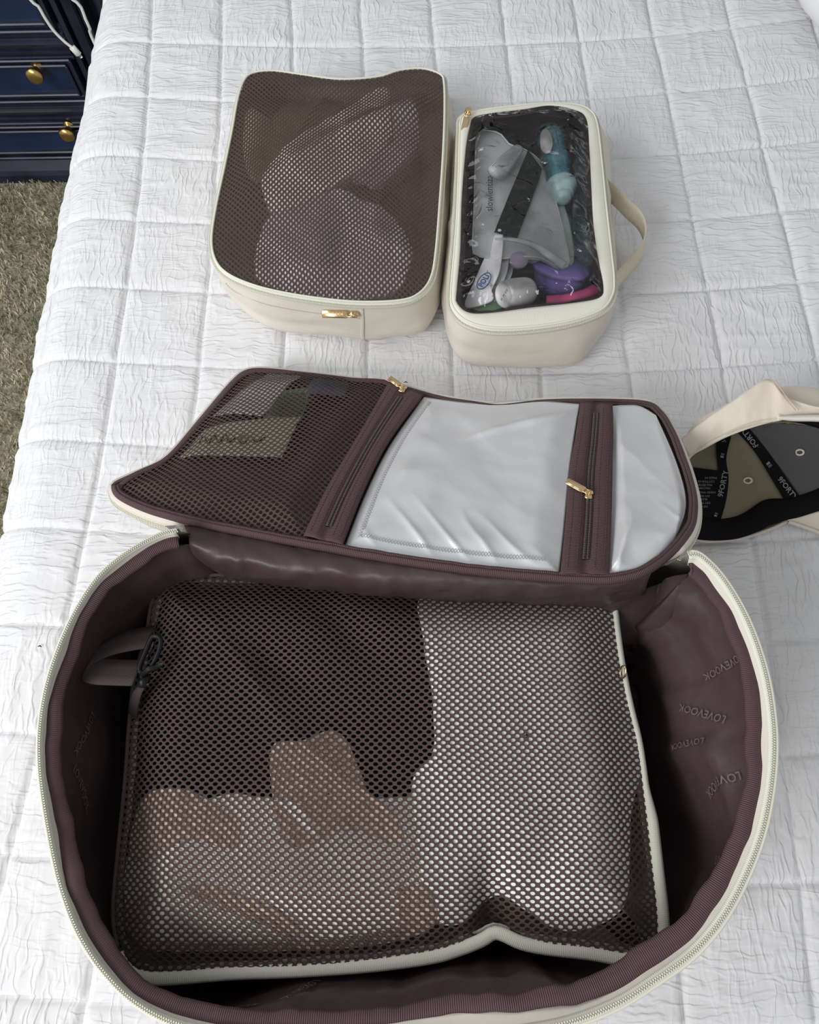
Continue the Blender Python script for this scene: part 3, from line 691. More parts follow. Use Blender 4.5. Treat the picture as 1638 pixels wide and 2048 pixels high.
slab('gusset', G, .001, M['lining'], bag, upn=False)

# pockets
def lidpatch(b, t, l, r, nu, nv, dz):
    Q = coons(b, t, l, r, nu, nv); P = lift(Q[..., 0], Q[..., 1], hl)
    u, v = np.meshgrid(np.linspace(0, 1, nu), np.linspace(0, 1, nv), indexing='ij')
    P[..., 2] += dz(u, v, P); return P
def edge(u, v, k=.08): return smooth(np.minimum(np.minimum(u, 1-u), np.minimum(v, 1-v))/k)
def puff(u, v, P):
    x, y = P[..., 0], P[..., 1]; e = edge(u, v, .16)
    d = .0045*e+.005*e*fbm(x*16, y*16, 3)
    dr_ = smooth(1-v*2.2)          # drapes near the lower edge
    d += dr_*e**.5*(.0085*ridge(x*24+fbm(x*9, y*9, 2)*1.4, y*10, 5)+.0035*ridge(x*50+y*30, y*16, 15))
    d += .0035*np.exp(-((y-(.30+.35*(x-.05)))/.004)**2)*e*smooth((x-.02)/.05)*smooth((.14-x)/.03)
    return d+.0016*e*ridge(x*12+y*9, y*14, 9)
Ps = lidpatch([(690,1092),(800,1112),(950,1135),(1118,1150)], [(848,794),(950,806),(1050,800),(1159,808)], [(690,1092),(730,990),(780,890),(848,794)], [(1118,1150),(1128,1060),(1138,950),(1146,890),(1159,808)], 110, 110, puff)
silver = slab('silver_pocket', Ps, .001, M['silver'], bag, label='large silver zip pocket')
Ps2 = lidpatch([(1214,1152),(1262,1150),(1312,1122),(1350,1080)], [(1222,812),(1250,810),(1280,812),(1312,830)], [(1214,1152),(1220,1050),(1224,930),(1222,812)], [(1350,1080),(1372,1010),(1355,930),(1312,830)], 60, 90, puff)
slab('small_silver_pocket', Ps2, .001, M['silver'], bag, label='small silver zip pocket')
# cross-hatched weld lines on the large silver pocket
wb_ = MB()
def xline(pts, n, wd=.0035):
    p = cr(pts, n, False); T, S, Nn = frames(p)
    for i in range(n-1):
        for sgn in (-1, 1):
            a_ = p[i]-S[i]*wd/2*sgn; b_ = p[i+1]+S[i+1]*wd/2*sgn; s2 = (b_-a_); s2 = np.cross(s2/np.linalg.norm(s2), [0, 0, 1])*.00017
            wb_.add([a_-s2, a_+s2, b_+s2, b_-s2], [(0, 1, 2, 3)])
def on_silver(u, v, dz=.0006):
    i = np.clip(np.asarray(u)*109, 0, 109).round().astype(int); j = np.clip(np.asarray(v)*109, 0, 109).round().astype(int)
    return Ps[i, j]+np.array([0, 0, dz])
xline(on_silver(np.full(50, .055), np.linspace(.06, .97, 50)), 60); xline(on_silver(np.linspace(.055, .93, 60), np.full(60, .07)), 62)
wb_.build('weld_pattern', M['weld'], silver, sm=False, kind='stuff')
# divider strips with zips
def divider(bl, br, tl, tr, lmid, rmid, zpts, nm, pull_at, ptip):
    P = lidpatch([bl, br], [tl, tr], [bl]+lmid+[tl], [br]+rmid+[tr], 17, 60, lambda u, v, P: .0048+.0022*np.abs(np.sin(u*PI))**.4*edge(u, v*0+.5, .1)-.0034*np.exp(-((u-.5)/.13)**2))
    d = slab(nm, P.transpose(1, 0, 2)[:, ::-1], .0016, M['webbing'], bag, upn=False)
    zp = cr([P[8, 1+int(k)] for k in np.linspace(4, 54, 12)], 80, False)+np.array([0, 0, .0003])
    slab('zipper_tape', strip(zp, -.0034, .0034, .0002, .0002, 4, False, .0003), .0006, M['brown_zip'], d)
    teeth('zipper_teeth', zp+np.array([0, 0, .0009]), M['brown_zip'], d, pitch=.0018, gap=.0021, size=(.0011, .0022, .0012))
    sb = MB()
    for cidx in (2, 5, 11, 14):
        ln = P[cidx, 2:-2]+np.array([0, 0, .0003])
        for k in range(0, len(ln)-1): sb.tube([ln[k], ln[k]*.35+ln[k+1]*.65], .00022, 4)
    sb.build('stitching', M['thread'], d, kind='stuff')
    # metal pull
    a_ = lift(*[np.array(float(c)) for c in pull_at], hl)+np.array([0, 0, .0085]); t_ = lift(*[np.array(float(c)) for c in ptip], hl)+np.array([0, 0, .0105])
    zipper_pull(a_, t_, P[8, 30]-P[8, 20], d)
    return d
def zipper_pull(a_, t_, along, parent, mt='gold'):
    al = along/np.linalg.norm(along); R = np.column_stack([al, np.cross([0, 0, 1], al), [0, 0, 1]]); R[:, 1] /= np.linalg.norm(R[:, 1]); R[:, 2] = np.cross(R[:, 0], R[:, 1])
    zp = MB().box(a_-R[:, 2]*.0022, (.0085, .0058, .0016), R, .0007).box(a_+R[:, 0]*.0022-R[:, 2]*.0012, (.004, .0072, .0018), R, .0008)
    zp.tube([a_-R[:, 0]*.003-R[:, 2]*.001, a_-R[:, 0]*.002+R[:, 2]*.0016, a_+R[:, 0]*.001+R[:, 2]*.0018, a_+R[:, 0]*.003-R[:, 2]*.001], .0007, 6)
    z = zp.build('zipper_pull', M[mt], parent)
    x = t_-a_; Ln = np.linalg.norm(x); x = x/Ln; y = np.cross([0, 0, 1], x); y /= np.linalg.norm(y); zz = np.cross(x, y); R2 = np.column_stack([x, y, zz])
    tb = MB(); tb.tube([a_+x*.0005+y*.0016, a_+x*.0045+y*.0018, a_+x*.0045-y*.0018, a_+x*.0005-y*.0016], .0006, 6, True)
    tb.box(a_+x*(.0042+Ln)/2+0*zz, (Ln-.0042, .0058, .0009), R2, .00045)
    tb.box(a_+x*(.0042+Ln)/2+zz*.0006, ((Ln-.0042)*.8, .0036, .0005), R2, .0002)
    par = parent if parent.parent is None else parent
    return tb.build('pull_tab', M[mt], z if parent.parent is None else parent)
divider((609,1074), (688,1092), (778,769), (848,794), [(655,980),(720,870)], [(728,990),(778,890)], None, 'divider_strip', (806,784), (779,767))
divider((1118,1150), (1215,1152), (1159,808), (1223,812), [(1128,1050),(1136,950),(1148,880)], [(1220,1050),(1222,950),(1224,880)], None, 'divider_strip', (1174,994), (1129,972))

# net pocket of the lid
net_px = np.array([(240,984),(300,1016),(400,1042),(500,1060),(612,1078),(660,985),(722,872),(782,776),(700,762),(600,750),(530,744),(497,748),(470,768),(410,838),(338,918),(272,952)], float)
NP_ = cr(lift(net_px[:, 0], net_px[:, 1], hl), 90, True)
def hnet(x, y):
    d = pdist(x, y, NP_); e = smooth(d/.028)
    c1 = lift(np.array(520.), np.array(850.), hl); c2 = lift(np.array(620.), np.array(775.), hl)
    z = .0012+.0085*e+gb(x, y, c1, .05, .028, .004)+gb(x, y, c2, .03, .02, .006)
    z = z+e*(.0022*ridge(x*16+y*12, y*10, 6)+.0015*fbm(x*28, y*28, 7))
    return hl(x, y)+z
netting('net_pocket', NP_, hnet, M['net'], bag, a=.0054, r=.0030, hx=.00155, hy=.00140, rot=.2)
slab('net_hem', strip(NP_, -.003, .002, .0016, .0022, 4, True, .0006) if ((NP_.mean(0)-NP_)*frames(NP_, True)[1]).sum(1).mean() > 0 else strip(NP_[::-1], -.003, .002, .0016, .0022, 4, True, .0006), .001, M['webbing'], bag, True)
# papers behind the net
def card(name, px, mt, label, cat, dz, group=None):
    q = np.array(px, float); hh_ = lambda x, y: hnet(x, y)-dz
    o = cr(lift(q[:, 0], q[:, 1], hh_), 4*12, True) if False else np.concatenate([np.linspace(a_, b_, 12, endpoint=False) for a_, b_ in zip(lift(q[:, 0], q[:, 1], hh_), np.roll(lift(q[:, 0], q[:, 1], hh_), -1, 0))])
    return tag(fill(name, o, hh_, mt, None, rings=7, skirt=.0006, loc=tuple(o.mean(0))), label, cat, group)
card('greeting_card', [(412,858),(601,833),(563,914),(355,917)], M['lemon'], 'pale yellow-green card behind the net pocket of the bag lid', 'card', .0042)
card('snack_packet', [(541,745),(612,745),(525,832),(424,832)], M['packet_white'], 'whitish packet behind the net, above the pale yellow-green card', 'packet', .0036)
card('leaflet', [(556,782),(622,776),(601,843),(520,846)], M['green'], 'green printed leaflet behind the net beside the whitish packet', 'leaflet', .0050)
card('folded_leaflet', [(628,756),(700,764),(690,792),(616,786)], M['slate'], 'dark blue paper behind the net near the upper gold zip pull', 'paper', .0044)
gc_ = bpy.data.objects['greeting_card']; gh = lambda x, y: hnet(x, y)-.0036
MB().tube(cr([lift(np.array(float(a_)), np.array(float(b_)), gh) for a_, b_ in ((398,886),(408,872),(416,888),(428,870),(438,886),(450,868),(458,884),(472,876),(486,888),(500,872),(512,884),(530,874))], 70, False), .0006, 5).build('printed_script', M['ink'], gc_)
# hinge tab at the left end of the hinge
a_ = U(333, 1055, .14); b_ = U(362, 1058, .146)
mk('hinge_tab', [U(330,1052,.150), U(352,1050,.153), U(366,1056,.155), U(364,1064,.155), U(345,1062,.151), U(330,1052,.147), U(352,1050,.150), U(366,1056,.152), U(364,1064,.152), U(345,1062,.148)],
   [(0, 4, 3, 2, 1), (5, 6, 7, 8, 9)]+[(i, (i+1) % 5, 5+(i+1) % 5, 5+i) for i in range(5)], M['brown_zip'], bag, sm=False, label='dark brown tab at the hinge')

# elastic strap and black clip inside the left wall
st = [U(*p, z) for *p, z in ((300,1272,.112),(240,1284,.114),(200,1302,.118),(179,1322,.123),(180,1338,.126),(200,1344,.129),(235,1346,.130),(276,1347,.130))]
rib(cr(st, 60, False), .025, .0012, 'elastic_strap', M['elastic'], bag, upv=(0, -.80, .6))
bk = MB()
bk.tube(cr([U(306,1273,.131), U(321,1279,.132), U(318,1302,.132), U(302,1334,.131), U(285,1346,.130), U(279,1336,.130), U(291,1304,.130)], 40, True), .0018, 8, True)
bk.tube([U(283,1350,.132), U(298,1338,.134), U(310,1336,.134), U(324,1328,.132)], [.0022, .0026, .0024, .0016], 8)
bk.tube([U(308,1284,.131), U(296,1316,.131)], .0008, 6)
bpz = [U(a_, b_, .131) for a_, b_ in ((275,1338), (290,1343), (300,1352), (290,1376), (275,1374))]
bk.add(bpz+[p+np.array([0, 0, -.003]) for p in bpz], [(4, 3, 2, 1, 0), (5, 6, 7, 8, 9)]+[(i, (i+1) % 5, 5+(i+1) % 5, 5+i) for i in range(5)])
bk.build('clip_buckle', M['black'], bag)
rib(cr([U(288,1368,.129), U(276,1382,.123), U(267,1410,.109), U(264,1440,.092)], 30, False), .012, .001, 'elastic_tail', M['elastic'], bag, upv=(.8, 0, .6))

# ------------------------------------------------------------------ packing cube lying in the bag
bc_px = [(330,1160),(400,1150),(560,1152),(760,1160),(1000,1172),(1215,1172),(1228,1195),(1236,1260),(1246,1330),(1262,1410),(1281,1490),(1296,1600),(1310,1720),(1322,1830),(1320,1880),(1296,1912),(1250,1914),(1180,1902),(1100,1893),
         (1045,1882),(1005,1864),(985,1862),(962,1876),(920,1893),(860,1910),(740,1926),(600,1936),(460,1942),(340,1952),(285,1950),(252,1930),(232,1880),(226,1810),(238,1680),(250,1560),(258,1450),(268,1360),(292,1270),(305,1200)]
bq = np.array(bc_px, float); HC = .095
BO = cr(U(bq[:, 0], bq[:, 1], HC), 320, True); 
if ((BO.mean(0)-BO)*frames(BO, True)[1]).sum(1).mean() < 0: BO = BO[::-1].copy()
def w2(px, py, z=.11): return U(px, py, z)
def hb(x, y):
    d = pdist(x, y, BO); e = smooth(d/.05)**.75; z = HC+.026*e
    z = z+gb(x, y, w2(985, 1830), .010, .030, -.017)+gb(x, y, w2(1075, 1760), .05, .012, -.003, 1.2)
    z = z+gb(x, y, w2(600, 1700), .05, .05, .006)+gb(x, y, w2(1050, 1500), .05, .08, .006)
    z = z+e*(.0032*ridge(x*9+y*7, y*8-x*3, 31)+.0024*fbm(x*17, y*17, 32))
    z = z+smooth(1-d/.06)*e*(.003*ridge(x*34+y*6, y*9, 35))*smooth((.10-y)*12)
    z = z-gb(x, y, w2(700, 1265), .035, .012, .005, -.7)-gb(x, y, w2(560, 1330), .03, .011, .004, -.6)
    return z
cube = thing('packing_cube', 'large brown net packing cube filling the inside of the open bag', 'packing cube', (BO.mean(0)[0], BO.mean(0)[1], .010), 'net packing cubes')
TB, SB, _ = frames(BO, True)
P = np.stack([BO+SB*o_+np.array([0, 0, d_]) for o_, d_ in ((.005, -.004), (.0005, -.005), (.002, -.02), (.005, -.050), (.012, -.073), (.03, -.083))], 1)
P[..., :2] += (SB[:, None, :2])*(.0015*fbm(np.arange(320)[:, None]*.12, np.arange(6)[None]*.7, 3))[..., None]
b0 = P[:, -1].copy(); b0[:, :2] = BO[:, :2].mean(0)+(b0[:, :2]-BO[:, :2].mean(0))*.05
grid('body', np.concatenate([P, b0[:, None]], 1), M['cream'], cube, cu=True)
kk = [int(np.argmin(((BO-U(a_, b_, HC))**2).sum(1))) for a_, b_ in ((1228, 1195), (236, 1900))]
wpp = smooth((.02-BO[:, 1])/.03)*.0035
BOr = np.roll(BO, -kk[0], 0); WR = np.roll(wpp, -kk[0]); e_ = (kk[1]-kk[0]) % len(BO)
if (kk[1]-kk[0]) % len(BO) > 230: BOr = np.roll(BO, -kk[1], 0); WR = np.roll(wpp, -kk[1]); e_ = (kk[0]-kk[1]) % len(BO)
slab('piping', strip(BOr[:e_], -.0022-WR[:e_], .0030, -.0006, .0006, 6, False, .0016), .001, M['tape'], cube)
netting('net_top', BO, hb, M['net'], cube, a=.0063, r=.0026, hx=.00180, hy=.00120, shrink=.0002)
MB().tube(np.roll(BO, -kk[1], 0)[:(kk[0]-kk[1]) % len(BO)] if e_ == (kk[1]-kk[0]) % len(BO) else np.roll(BO, -kk[0], 0)[:(kk[1]-kk[0]) % len(BO)], .0016, 6).build('net_hem', M['net'], cube)
rg = U(1246, 1344, .101); MB().tube([rg+np.array([math.cos(a_)*.0014, math.sin(a_)*.0042, math.sin(a_)*.002+math.cos(a_)*.003]) for a_ in np.linspace(0, 2*PI, 20, endpoint=False)], .0007, 6, True).build('zip_ring', M['gold'], cube)
# clothes packed in it
def garment(name, px, dz, mt, label, root_h, z0=.09, group=None, fold=0.0, sk=.012, seed=1, n=150):
    q = np.array(px, float); hh_ = lambda x, y: root_h(x, y)-dz-fold*(1-ridge(x*20+seed, y*14+x*6, seed))
    p0 = lift(q[:, 0], q[:, 1], root_h); o = cr(p0, n, True); o[:, :2] += .0008*np.stack([fbm(np.arange(n)*.5, np.zeros(n), seed), fbm(np.arange(n)*.5, np.ones(n)*5, seed)], 1)
    return tag(fill(name, o, hh_, mt, None, rings=64, skirt=sk, loc=tuple(o.mean(0))), label, 'clothing', group)
garment('white_garment', [(848,1185),(1000,1180),(1210,1186),(1240,1300),(1268,1420),(1284,1540),(1262,1630),(1256,1790),(1205,1848),(1130,1862),(1050,1820),(1000,1790),(940,1836),(885,1850),(852,1805),(838,1700),(826,1560),(868,1500),(864,1380),(850,1290)], .0009, M['white_cloth'], 'white garment under the brown net, right side of the big cube', hb, fold=.0003, seed=2)
garment('black_garment', [(330,1190),(500,1175),(850,1190),(856,1300),(866,1400),(860,1490),(820,1560),(815,1640),(600,1640),(420,1640),(280,1600),(272,1450),(300,1280)], .0085, M['black_cloth'], 'black garment under the net, far left of the big cube', hb, seed=3)
garment('cream_garment', [(262,1690),(330,1640),(440,1590),(560,1600),(660,1610),(830,1600),(842,1720),(852,1830),(760,1862),(600,1884),(420,1888),(300,1876),(246,1800)], .0012, M['offwhite_cloth'], 'cream crumpled garment under the net, near left of the big cube', hb, fold=.0009, seed=5)
garment('tan_garment', [(540,1502),(600,1480),(682,1467),(735,1580),(790,1630),(800,1690),(700,1660),(620,1690),(560,1672)], .0009, M['tan_cloth'], 'tan knitted garment under the net, mid-left of the big cube', hb, fold=.0006, seed=6)
garment('tan_garment', [(282,1600),(350,1576),(440,1612),(480,1650),(470,1700),(380,1680),(300,1720),(258,1700)], .0009, M['tan_cloth'], 'tan knit corner under the net beside the left bag wall', hb, fold=.0006, seed=8)
garment('tan_garment', [(250,1810),(400,1770),(520,1800),(640,1770),(760,1790),(850,1770),(870,1850),(760,1890),(560,1904),(380,1904),(280,1894)], .0009, M['tan_cloth'], 'tan knit hem under the net along the near edge of the cube', hb, fold=.0018, seed=11)
# ------------------------------------------------------------------ net packing cube on the quilt
def orient(O):
    return O if ((O.mean(0)-O)*frames(O, True)[1]).sum(1).mean() > 0 else O[::-1].copy()
def soft_body(top, base, name, mt, parent, belly=.004, nz=.0015, seed=1, n=None):
    """loft from a top outline to the base outline, matched by angle"""
    ct, cb_ = top.mean(0), base.mean(0)
    def byang(O, c):
        a_ = np.unwrap(np.arctan2(O[:, 1]-c[1], O[:, 0]-c[0]))
        if a_[-1] < a_[0]: O = O[::-1]; a_ = a_[::-1]
        a_ = a_-a_[0]+np.arctan2(O[0, 1]-c[1], O[0, 0]-c[0]); g = np.linspace(-PI, PI, 260, endpoint=False)
        aa = np.concatenate([a_-2*PI, a_, a_+2*PI]); OO = np.concatenate([O, O, O])
        o_ = np.argsort(aa)
        return np.stack([np.interp(g, aa[o_], OO[o_, k]) for k in range(3)], 1)
    A, Bb = byang(top, ct), byang(base, cb_); rows_ = []
    for i, t in enumerate(np.linspace(0, 1, 15)):
        Q = A*(1-t)+Bb*t; Q[:, 2] = A[:, 2]*(1-t)**1.0+Bb[:, 2]*t
        c = Q.mean(0); d = Q-c; d[:, 2] = 0; d /= np.linalg.norm(d, axis=1, keepdims=True)
        g = np.arange(260)/260*18
        Q = Q+d*(belly*math.sin(t*PI)**.7+nz*fbm(g, np.full(260, t*3.), seed)*math.sin(min(1, t*1.6)*PI/2)-.010*smooth((t-.82)/.18))[:, None]
        rows_.append(Q)
    last = rows_[-1].copy(); last[:, :2] = cb_[:2]+(last[:, :2]-cb_[:2])*.05
    P = np.stack(rows_+[last], 1)
    return grid(name, P, mt, parent, cu=True), P
H1 = .072
from mathutils.bvhtree import BVHTree
def tree(o):
    off = wloc(o); return BVHTree.FromPolygons([tuple(np.array(v.co)+off) for v in o.data.vertices], [tuple(p.vertices) for p in o.data.polygons])
def on_obj(tr, pts, off=.0006):
    out = []
    for a_, b_ in pts:
        d = rays(np.array(float(a_)), np.array(float(b_))); d /= np.linalg.norm(d)
        h_ = tr.ray_cast(Vector(CAM), Vector(d))
        if h_[0] is not None: nn = np.array(h_[1]); nn = -nn if nn@d > 0 else nn; out.append(np.array(h_[0])+nn*off)
    return np.array(out)
c1_px = [(505,148),(545,143),(600,150),(680,160),(755,155),(800,142),(845,139),(880,150),(888,168),(889,230),(886,310),(880,400),(872,500),(862,556),(838,588),(800,602),(720,605),(640,598),(560,585),(500,569),(455,548),(432,522),(424,482),(432,420),(450,335),(465,262),(476,200),(488,164)]
q = np.array(c1_px, float); O1 = orient(cr(U(q[:, 0], q[:, 1], H1), 260, True))
b1_px = [(520,205),(600,180),(700,180),(800,178),(880,190),(900,215),(904,330),(902,440),(896,540),(884,610),(862,664),(830,682),(720,686),(630,680),(560,672),(515,652),(480,618),(452,585),(440,540),(452,440),(470,330),(490,240)]
q = np.array(b1_px, float); BB1 = orient(cr(U(q[:, 0], q[:, 1], .004), 260, True))
pc1 = thing('packing_cube', 'cream packing cube with brown net top and gold zip tag, beyond the bag lid', 'packing cube', (*BB1.mean(0)[:2], .004), 'net packing cubes')
body1, _ = soft_body(O1+np.array([0, 0, -.002]), BB1, 'body', M['cream'], pc1, belly=.003, nz=.005, seed=3)
def h1(x, y):
    d = pdist(x, y, O1); e = smooth(d/.035); c = lambda a_, b_: U(a_, b_, H1)
    z = H1+.001+e*.002
    z = z+e*(gb(x, y, c(640, 330), .07, .05, .010, .7)+gb(x, y, c(560, 400), .045, .035, .005)+gb(x, y, c(790, 240), .05, .012, .006, .5)+gb(x, y, c(770, 500), .05, .02, .006, 1.1)+gb(x, y, c(640, 520), .05, .02, .006, 1.4))
    z = z-e*(gb(x, y, c(860, 330), .012, .08, .004)+gb(x, y, c(470, 470), .03, .04, .004)+gb(x, y, c(600, 190), .09, .02, .006))
    z = z+e*(.0035*ridge(x*8-y*9, x*5+y*5, 41)+.0022*ridge(x*18-y*12, x*6+y*9, 42)+.0016*fbm(x*26, y*26, 43))
    return z
netting('net_top', O1, h1, M['net'], pc1, a=.0063, r=.0028, hx=.0018, hy=.00112, rot=PI/2+.05, shrink=.0008)
slab('zipper_tape', strip(O1, -.0034, .0002, -.0052, .0008, 5, True, .0008), .0009, M['tape'], pc1, True)
teeth('zipper_teeth', O1-frames(O1, True)[1]*.0030+np.array([0, 0, -.0022]), M['tooth'], pc1, True, pitch=.0015, gap=.0009, size=(.0007, .0010, .0008))
MB().tube(O1+np.array([0, 0, .0012]), .0012, 6, True).build('piping', M['tape'], pc1)
# front stitching and the vertical seam
tr1 = tree(body1)
sp = cr(on_obj(tr1, [(452,566),(470,582),(520,604),(560,614),(600,621),(660,629),(700,634),(722,637)], .0006), 62, False)
stb = MB()
for k in range(0, 61): stb.tube([sp[k], sp[k]*.4+sp[k+1]*.6], .00035, 4)
stb.build('stitching', M['pink_thread'], pc1, kind='stuff')
vs = cr(on_obj(tr1, [(723,612),(724,625),(725,640),(725,655),(725,668),(726,678)], .0009), 30, False)
rib(vs, .0034, .0014, 'seam_tape', M['cream'], pc1, upv=(1, 0, 0))
def tag_pull(sl, tip, parent, txt=True, w=.0075):
    x = tip-sl; Ln = np.linalg.norm(x); x = x/Ln; nrm = CAM-sl; nrm = nrm/np.linalg.norm(nrm); y = np.cross(nrm, x); y /= np.linalg.norm(y); zz = np.cross(x, y); R = np.column_stack([x, y, zz])
    zp = MB().box(sl, (.008, .0068, .0022), R, .001).box(sl-x*.003, (.004, .0045, .0022), R, .001)
    zp.tube([sl-x*.003+zz*.001, sl-x*.001+zz*.0032, sl+x*.002+zz*.0030, sl+x*.0035+zz*.0008], .0008, 6)
    z = zp.build('zipper_pull', M['gold'], parent)
    tb = MB().tube([sl+x*.001+y*.0022+zz*.002, sl+x*.0065+y*.0022+zz*.0015, sl+x*.0065-y*.0022+zz*.0015, sl+x*.001-y*.0022+zz*.002], .0007, 6, True)
    tb.box(sl+x*(.006+Ln)/2+zz*.0015, (Ln-.006, w, .0011), R, .0005)
    t_ = tb.build('pull_tab', M['gold'], z)
    return x, y, zz, Ln, z
sl, tip = on_obj(tr1, [(708,624),(646,623)], .0035)
x, y, zz, Ln, z_ = tag_pull(sl, tip, pc1)
text_on('engraving', 'LOVEVOOK', .0034, sl+x*(.006+Ln)/2+zz*.0022, -x, -y if (-y)[1] > 0 else y, M['brass'], z_)
root1 = lambda x, y: h1(x, y)
def cpx(l): return [(400+a_/3.15, 100+b_/3.15) for a_, b_ in l]
garment('khaki_garment', cpx([(500,640),(640,520),(880,380),(1060,270),(1180,235),(1200,400),(1205,540),(1080,680),(960,770),(820,860),(640,960),(480,1010),(420,960),(390,800)]), .0008, M['khaki_cloth'], 'pale khaki garment under the net at the centre of the smaller net cube', root1, fold=.0005, seed=21, sk=.01)
garment('lilac_garment', cpx([(440,1040),(620,980),(860,870),(1090,960),(1190,1020),(1330,1230),(1300,1400),(1240,1500),(1040,1560),(800,1565),(560,1520),(380,1450),(340,1330),(370,1180)]), .0009, M['lilac_cloth'], 'greyish lilac garment under the net near the zip of the smaller cube', root1, fold=.0007, seed=22, sk=.01)
garment('olive_garment', cpx([(290,390),(350,370),(430,440),(560,330),(800,290),(900,320),(860,380),(640,500),(500,630),(390,780),(300,760),(270,600)]), .0009, M['olive_cloth'], 'olive brown garment under the net, far left of the smaller cube', root1, fold=.0007, seed=23, sk=.01)
garment('taupe_garment', cpx([(1215,300),(1340,320),(1375,420),(1370,600),(1240,740),(1130,830),(1010,800),(960,790),(1090,690),(1215,560)]), .0011, M['lilac_cloth'], 'taupe garment under the net on the right side of the smaller cube', root1, fold=.0007, seed=24, sk=.01)

# ------------------------------------------------------------------ clear-topped pouch
H2 = .084
c2_px = [(925,232),(960,222),(1010,215),(1085,208),(1150,210),(1180,222),(1194,248),(1203,320),(1212,410),(1222,500),(1228,560),(1224,592),(1202,620),(1140,642),(1060,654),(985,656),(935,643),(908,618),(902,588),(908,510),(914,430),(918,330),(920,262)]
q = np.array(c2_px, float); O2 = orient(cr(U(q[:, 0], q[:, 1], H2), 260, True))
b2_px = [(915,290),(980,262),(1080,250),(1170,258),(1215,290),(1222,380),(1226,470),(1232,560),(1215,640),(1186,700),(1160,734),(1120,741),(1040,742),(960,739),(918,728),(900,700),(888,650),(882,600),(890,500),(900,400)]
q = np.array(b2_px, float); BB2 = orient(cr(U(q[:, 0], q[:, 1], .004), 260, True))
pc2 = thing('clear_pouch', 'cream toiletry pouch with a clear wrinkled window and side handle', 'pouch', (*BB2.mean(0)[:2], .004))
w2_px = [(948,236),(985,228),(1050,220),(1100,213),(1150,222),(1172,240),(1178,300),(1182,380),(1186,450),(1196,520),(1206,575),(1198,596),(1150,606),(1060,616),(985,626),(938,626),(914,606),(914,582),(921,500),(924,400),(932,300),(940,255)]
q = np.array(w2_px, float); W2 = orient(cr(U(q[:, 0], q[:, 1], H2+.001), 240, True))
# open-topped body: outside wall, folded inside brown lining, floor
_, PB = soft_body(O2+np.array([0, 0, -.002]), BB2, 'body', M['cream'], pc2, belly=.004, nz=.004, seed=8)
bpy.data.objects.remove(_)
ins = []
for k, (t, sh) in enumerate(((.0, .93), (.10, .93), (.5, .94), (.85, .95), (.93, .85), (.95, .5), (.955, .04))):
    j = min(int(t*14), 14); Q = PB[:, j].copy(); c = Q.mean(0); Q[:, :2] = c[:2]+(Q[:, :2]-c[:2])*sh
    Q[:, 2] = (H2-.003)*(1-t)+.006*t; ins.append(Q)
grid('body', PB, M['cream'], pc2, cu=True)
g_ = np.arange(260)/260*40
I2 = np.stack(ins, 1); I2[..., :2] += (.0016*fbm(g_[:, None], np.arange(7)[None]*.9, 5))[..., None]
grid('inner_lining', I2, M['pouch_lining'], pc2, cu=True)
# top frame ring between the zip and the window: same angular sampling
def ang_match(O, c, n=240):
    a_ = np.arctan2(O[:, 1]-c[1], O[:, 0]-c[0]); o_ = np.argsort(a_); a_ = a_[o_]; OO = O[o_]
    g = np.linspace(-PI, PI, n, endpoint=False); aa = np.concatenate([a_-2*PI, a_, a_+2*PI]); OO = np.concatenate([OO, OO, OO])
    return np.stack([np.interp(g, aa, OO[:, k]) for k in range(3)], 1)
cw = W2.mean(0); A_, B_ = ang_match(O2, cw), ang_match(W2, cw)
q = np.linspace(0, 1, 7)[None, :, None]; G = A_[:, None]*(1-q)+B_[:, None]*q; G[..., 2] += .0014*np.sin(q[..., 0]*PI)+.0008
slab('top_band', G, .0012, M['tape'], pc2, True)
Bs = A_*.93+B_*.07
slab('zipper_tape', strip(orient(O2), -.0030, .0004, -.0075, -.0006, 5, True, .0012), .0008, M['tape'], pc2, True)
teeth('zipper_teeth', orient(O2)-frames(orient(O2), True)[1]*.0030+np.array([0, 0, -.0030]), M['tooth'], pc2, True, pitch=.0015, gap=.0009, size=(.0007, .0010, .0008))
MB().tube(O2+np.array([0, 0, .0006]), .0011, 6, True).build('piping', M['tape'], pc2)
g_ = np.arange(240)/240*60
slab('window_binding', strip(orient(W2), -.001+.0004*fbm(g_, g_*0, 2), .0042+.0016*fbm(g_, g_*0, 3), .0004, -.0022, 4, True, .0004), .0008, M['pouch_lining'], pc2, True)
def h2(x, y):
    d = pdist(x, y, W2); e = smooth(d/.022); s = lambda a_, b_: U(a_, b_, H2)
    z = H2+.0022+e*.0065+gb(x, y, s(1115, 340), .02, .05, .008)*e
    le = smooth(1-d/.040)*e**.6
    z = z+le*(.0095*ridge(x*28+fbm(x*14, y*14, 3), y*66+x*10, 51)+.0030*ridge(x*60, y*110+x*30, 52))+e*.0009*fbm(x*34, y*30, 53)
    z = z+e*(.0022*ridge(x*20+y*8, y*13-x*5, 54))
    return z
fill('clear_window', cr(W2, 420, True), h2, M['vinyl'], pc2, rings=110)
# zip pull hanging at the far left corner
sl = U(938,228,.088)+np.array([-.001, 0, .003]); tip = U(930,276,.080)+np.array([-.003, 0, .002])
tag_pull(sl, tip, pc2, w=.006)
# handle band on the right side
hp = [U(1212,378,.050), U(1228,392,.048), U(1254,418,.045), U(1277,440,.040), U(1288,466,.036), U(1284,500,.032), U(1262,528,.030), U(1240,552,.032), U(1222,574,.036)]
rib(cr(hp, 70, False), .023, .0014, 'handle', M['cream_strap'], pc2, upv=(-.15, .25, 1))
# ---- what is in the pouch
CZ = lambda px, py, z: U(px, py, z+.007)
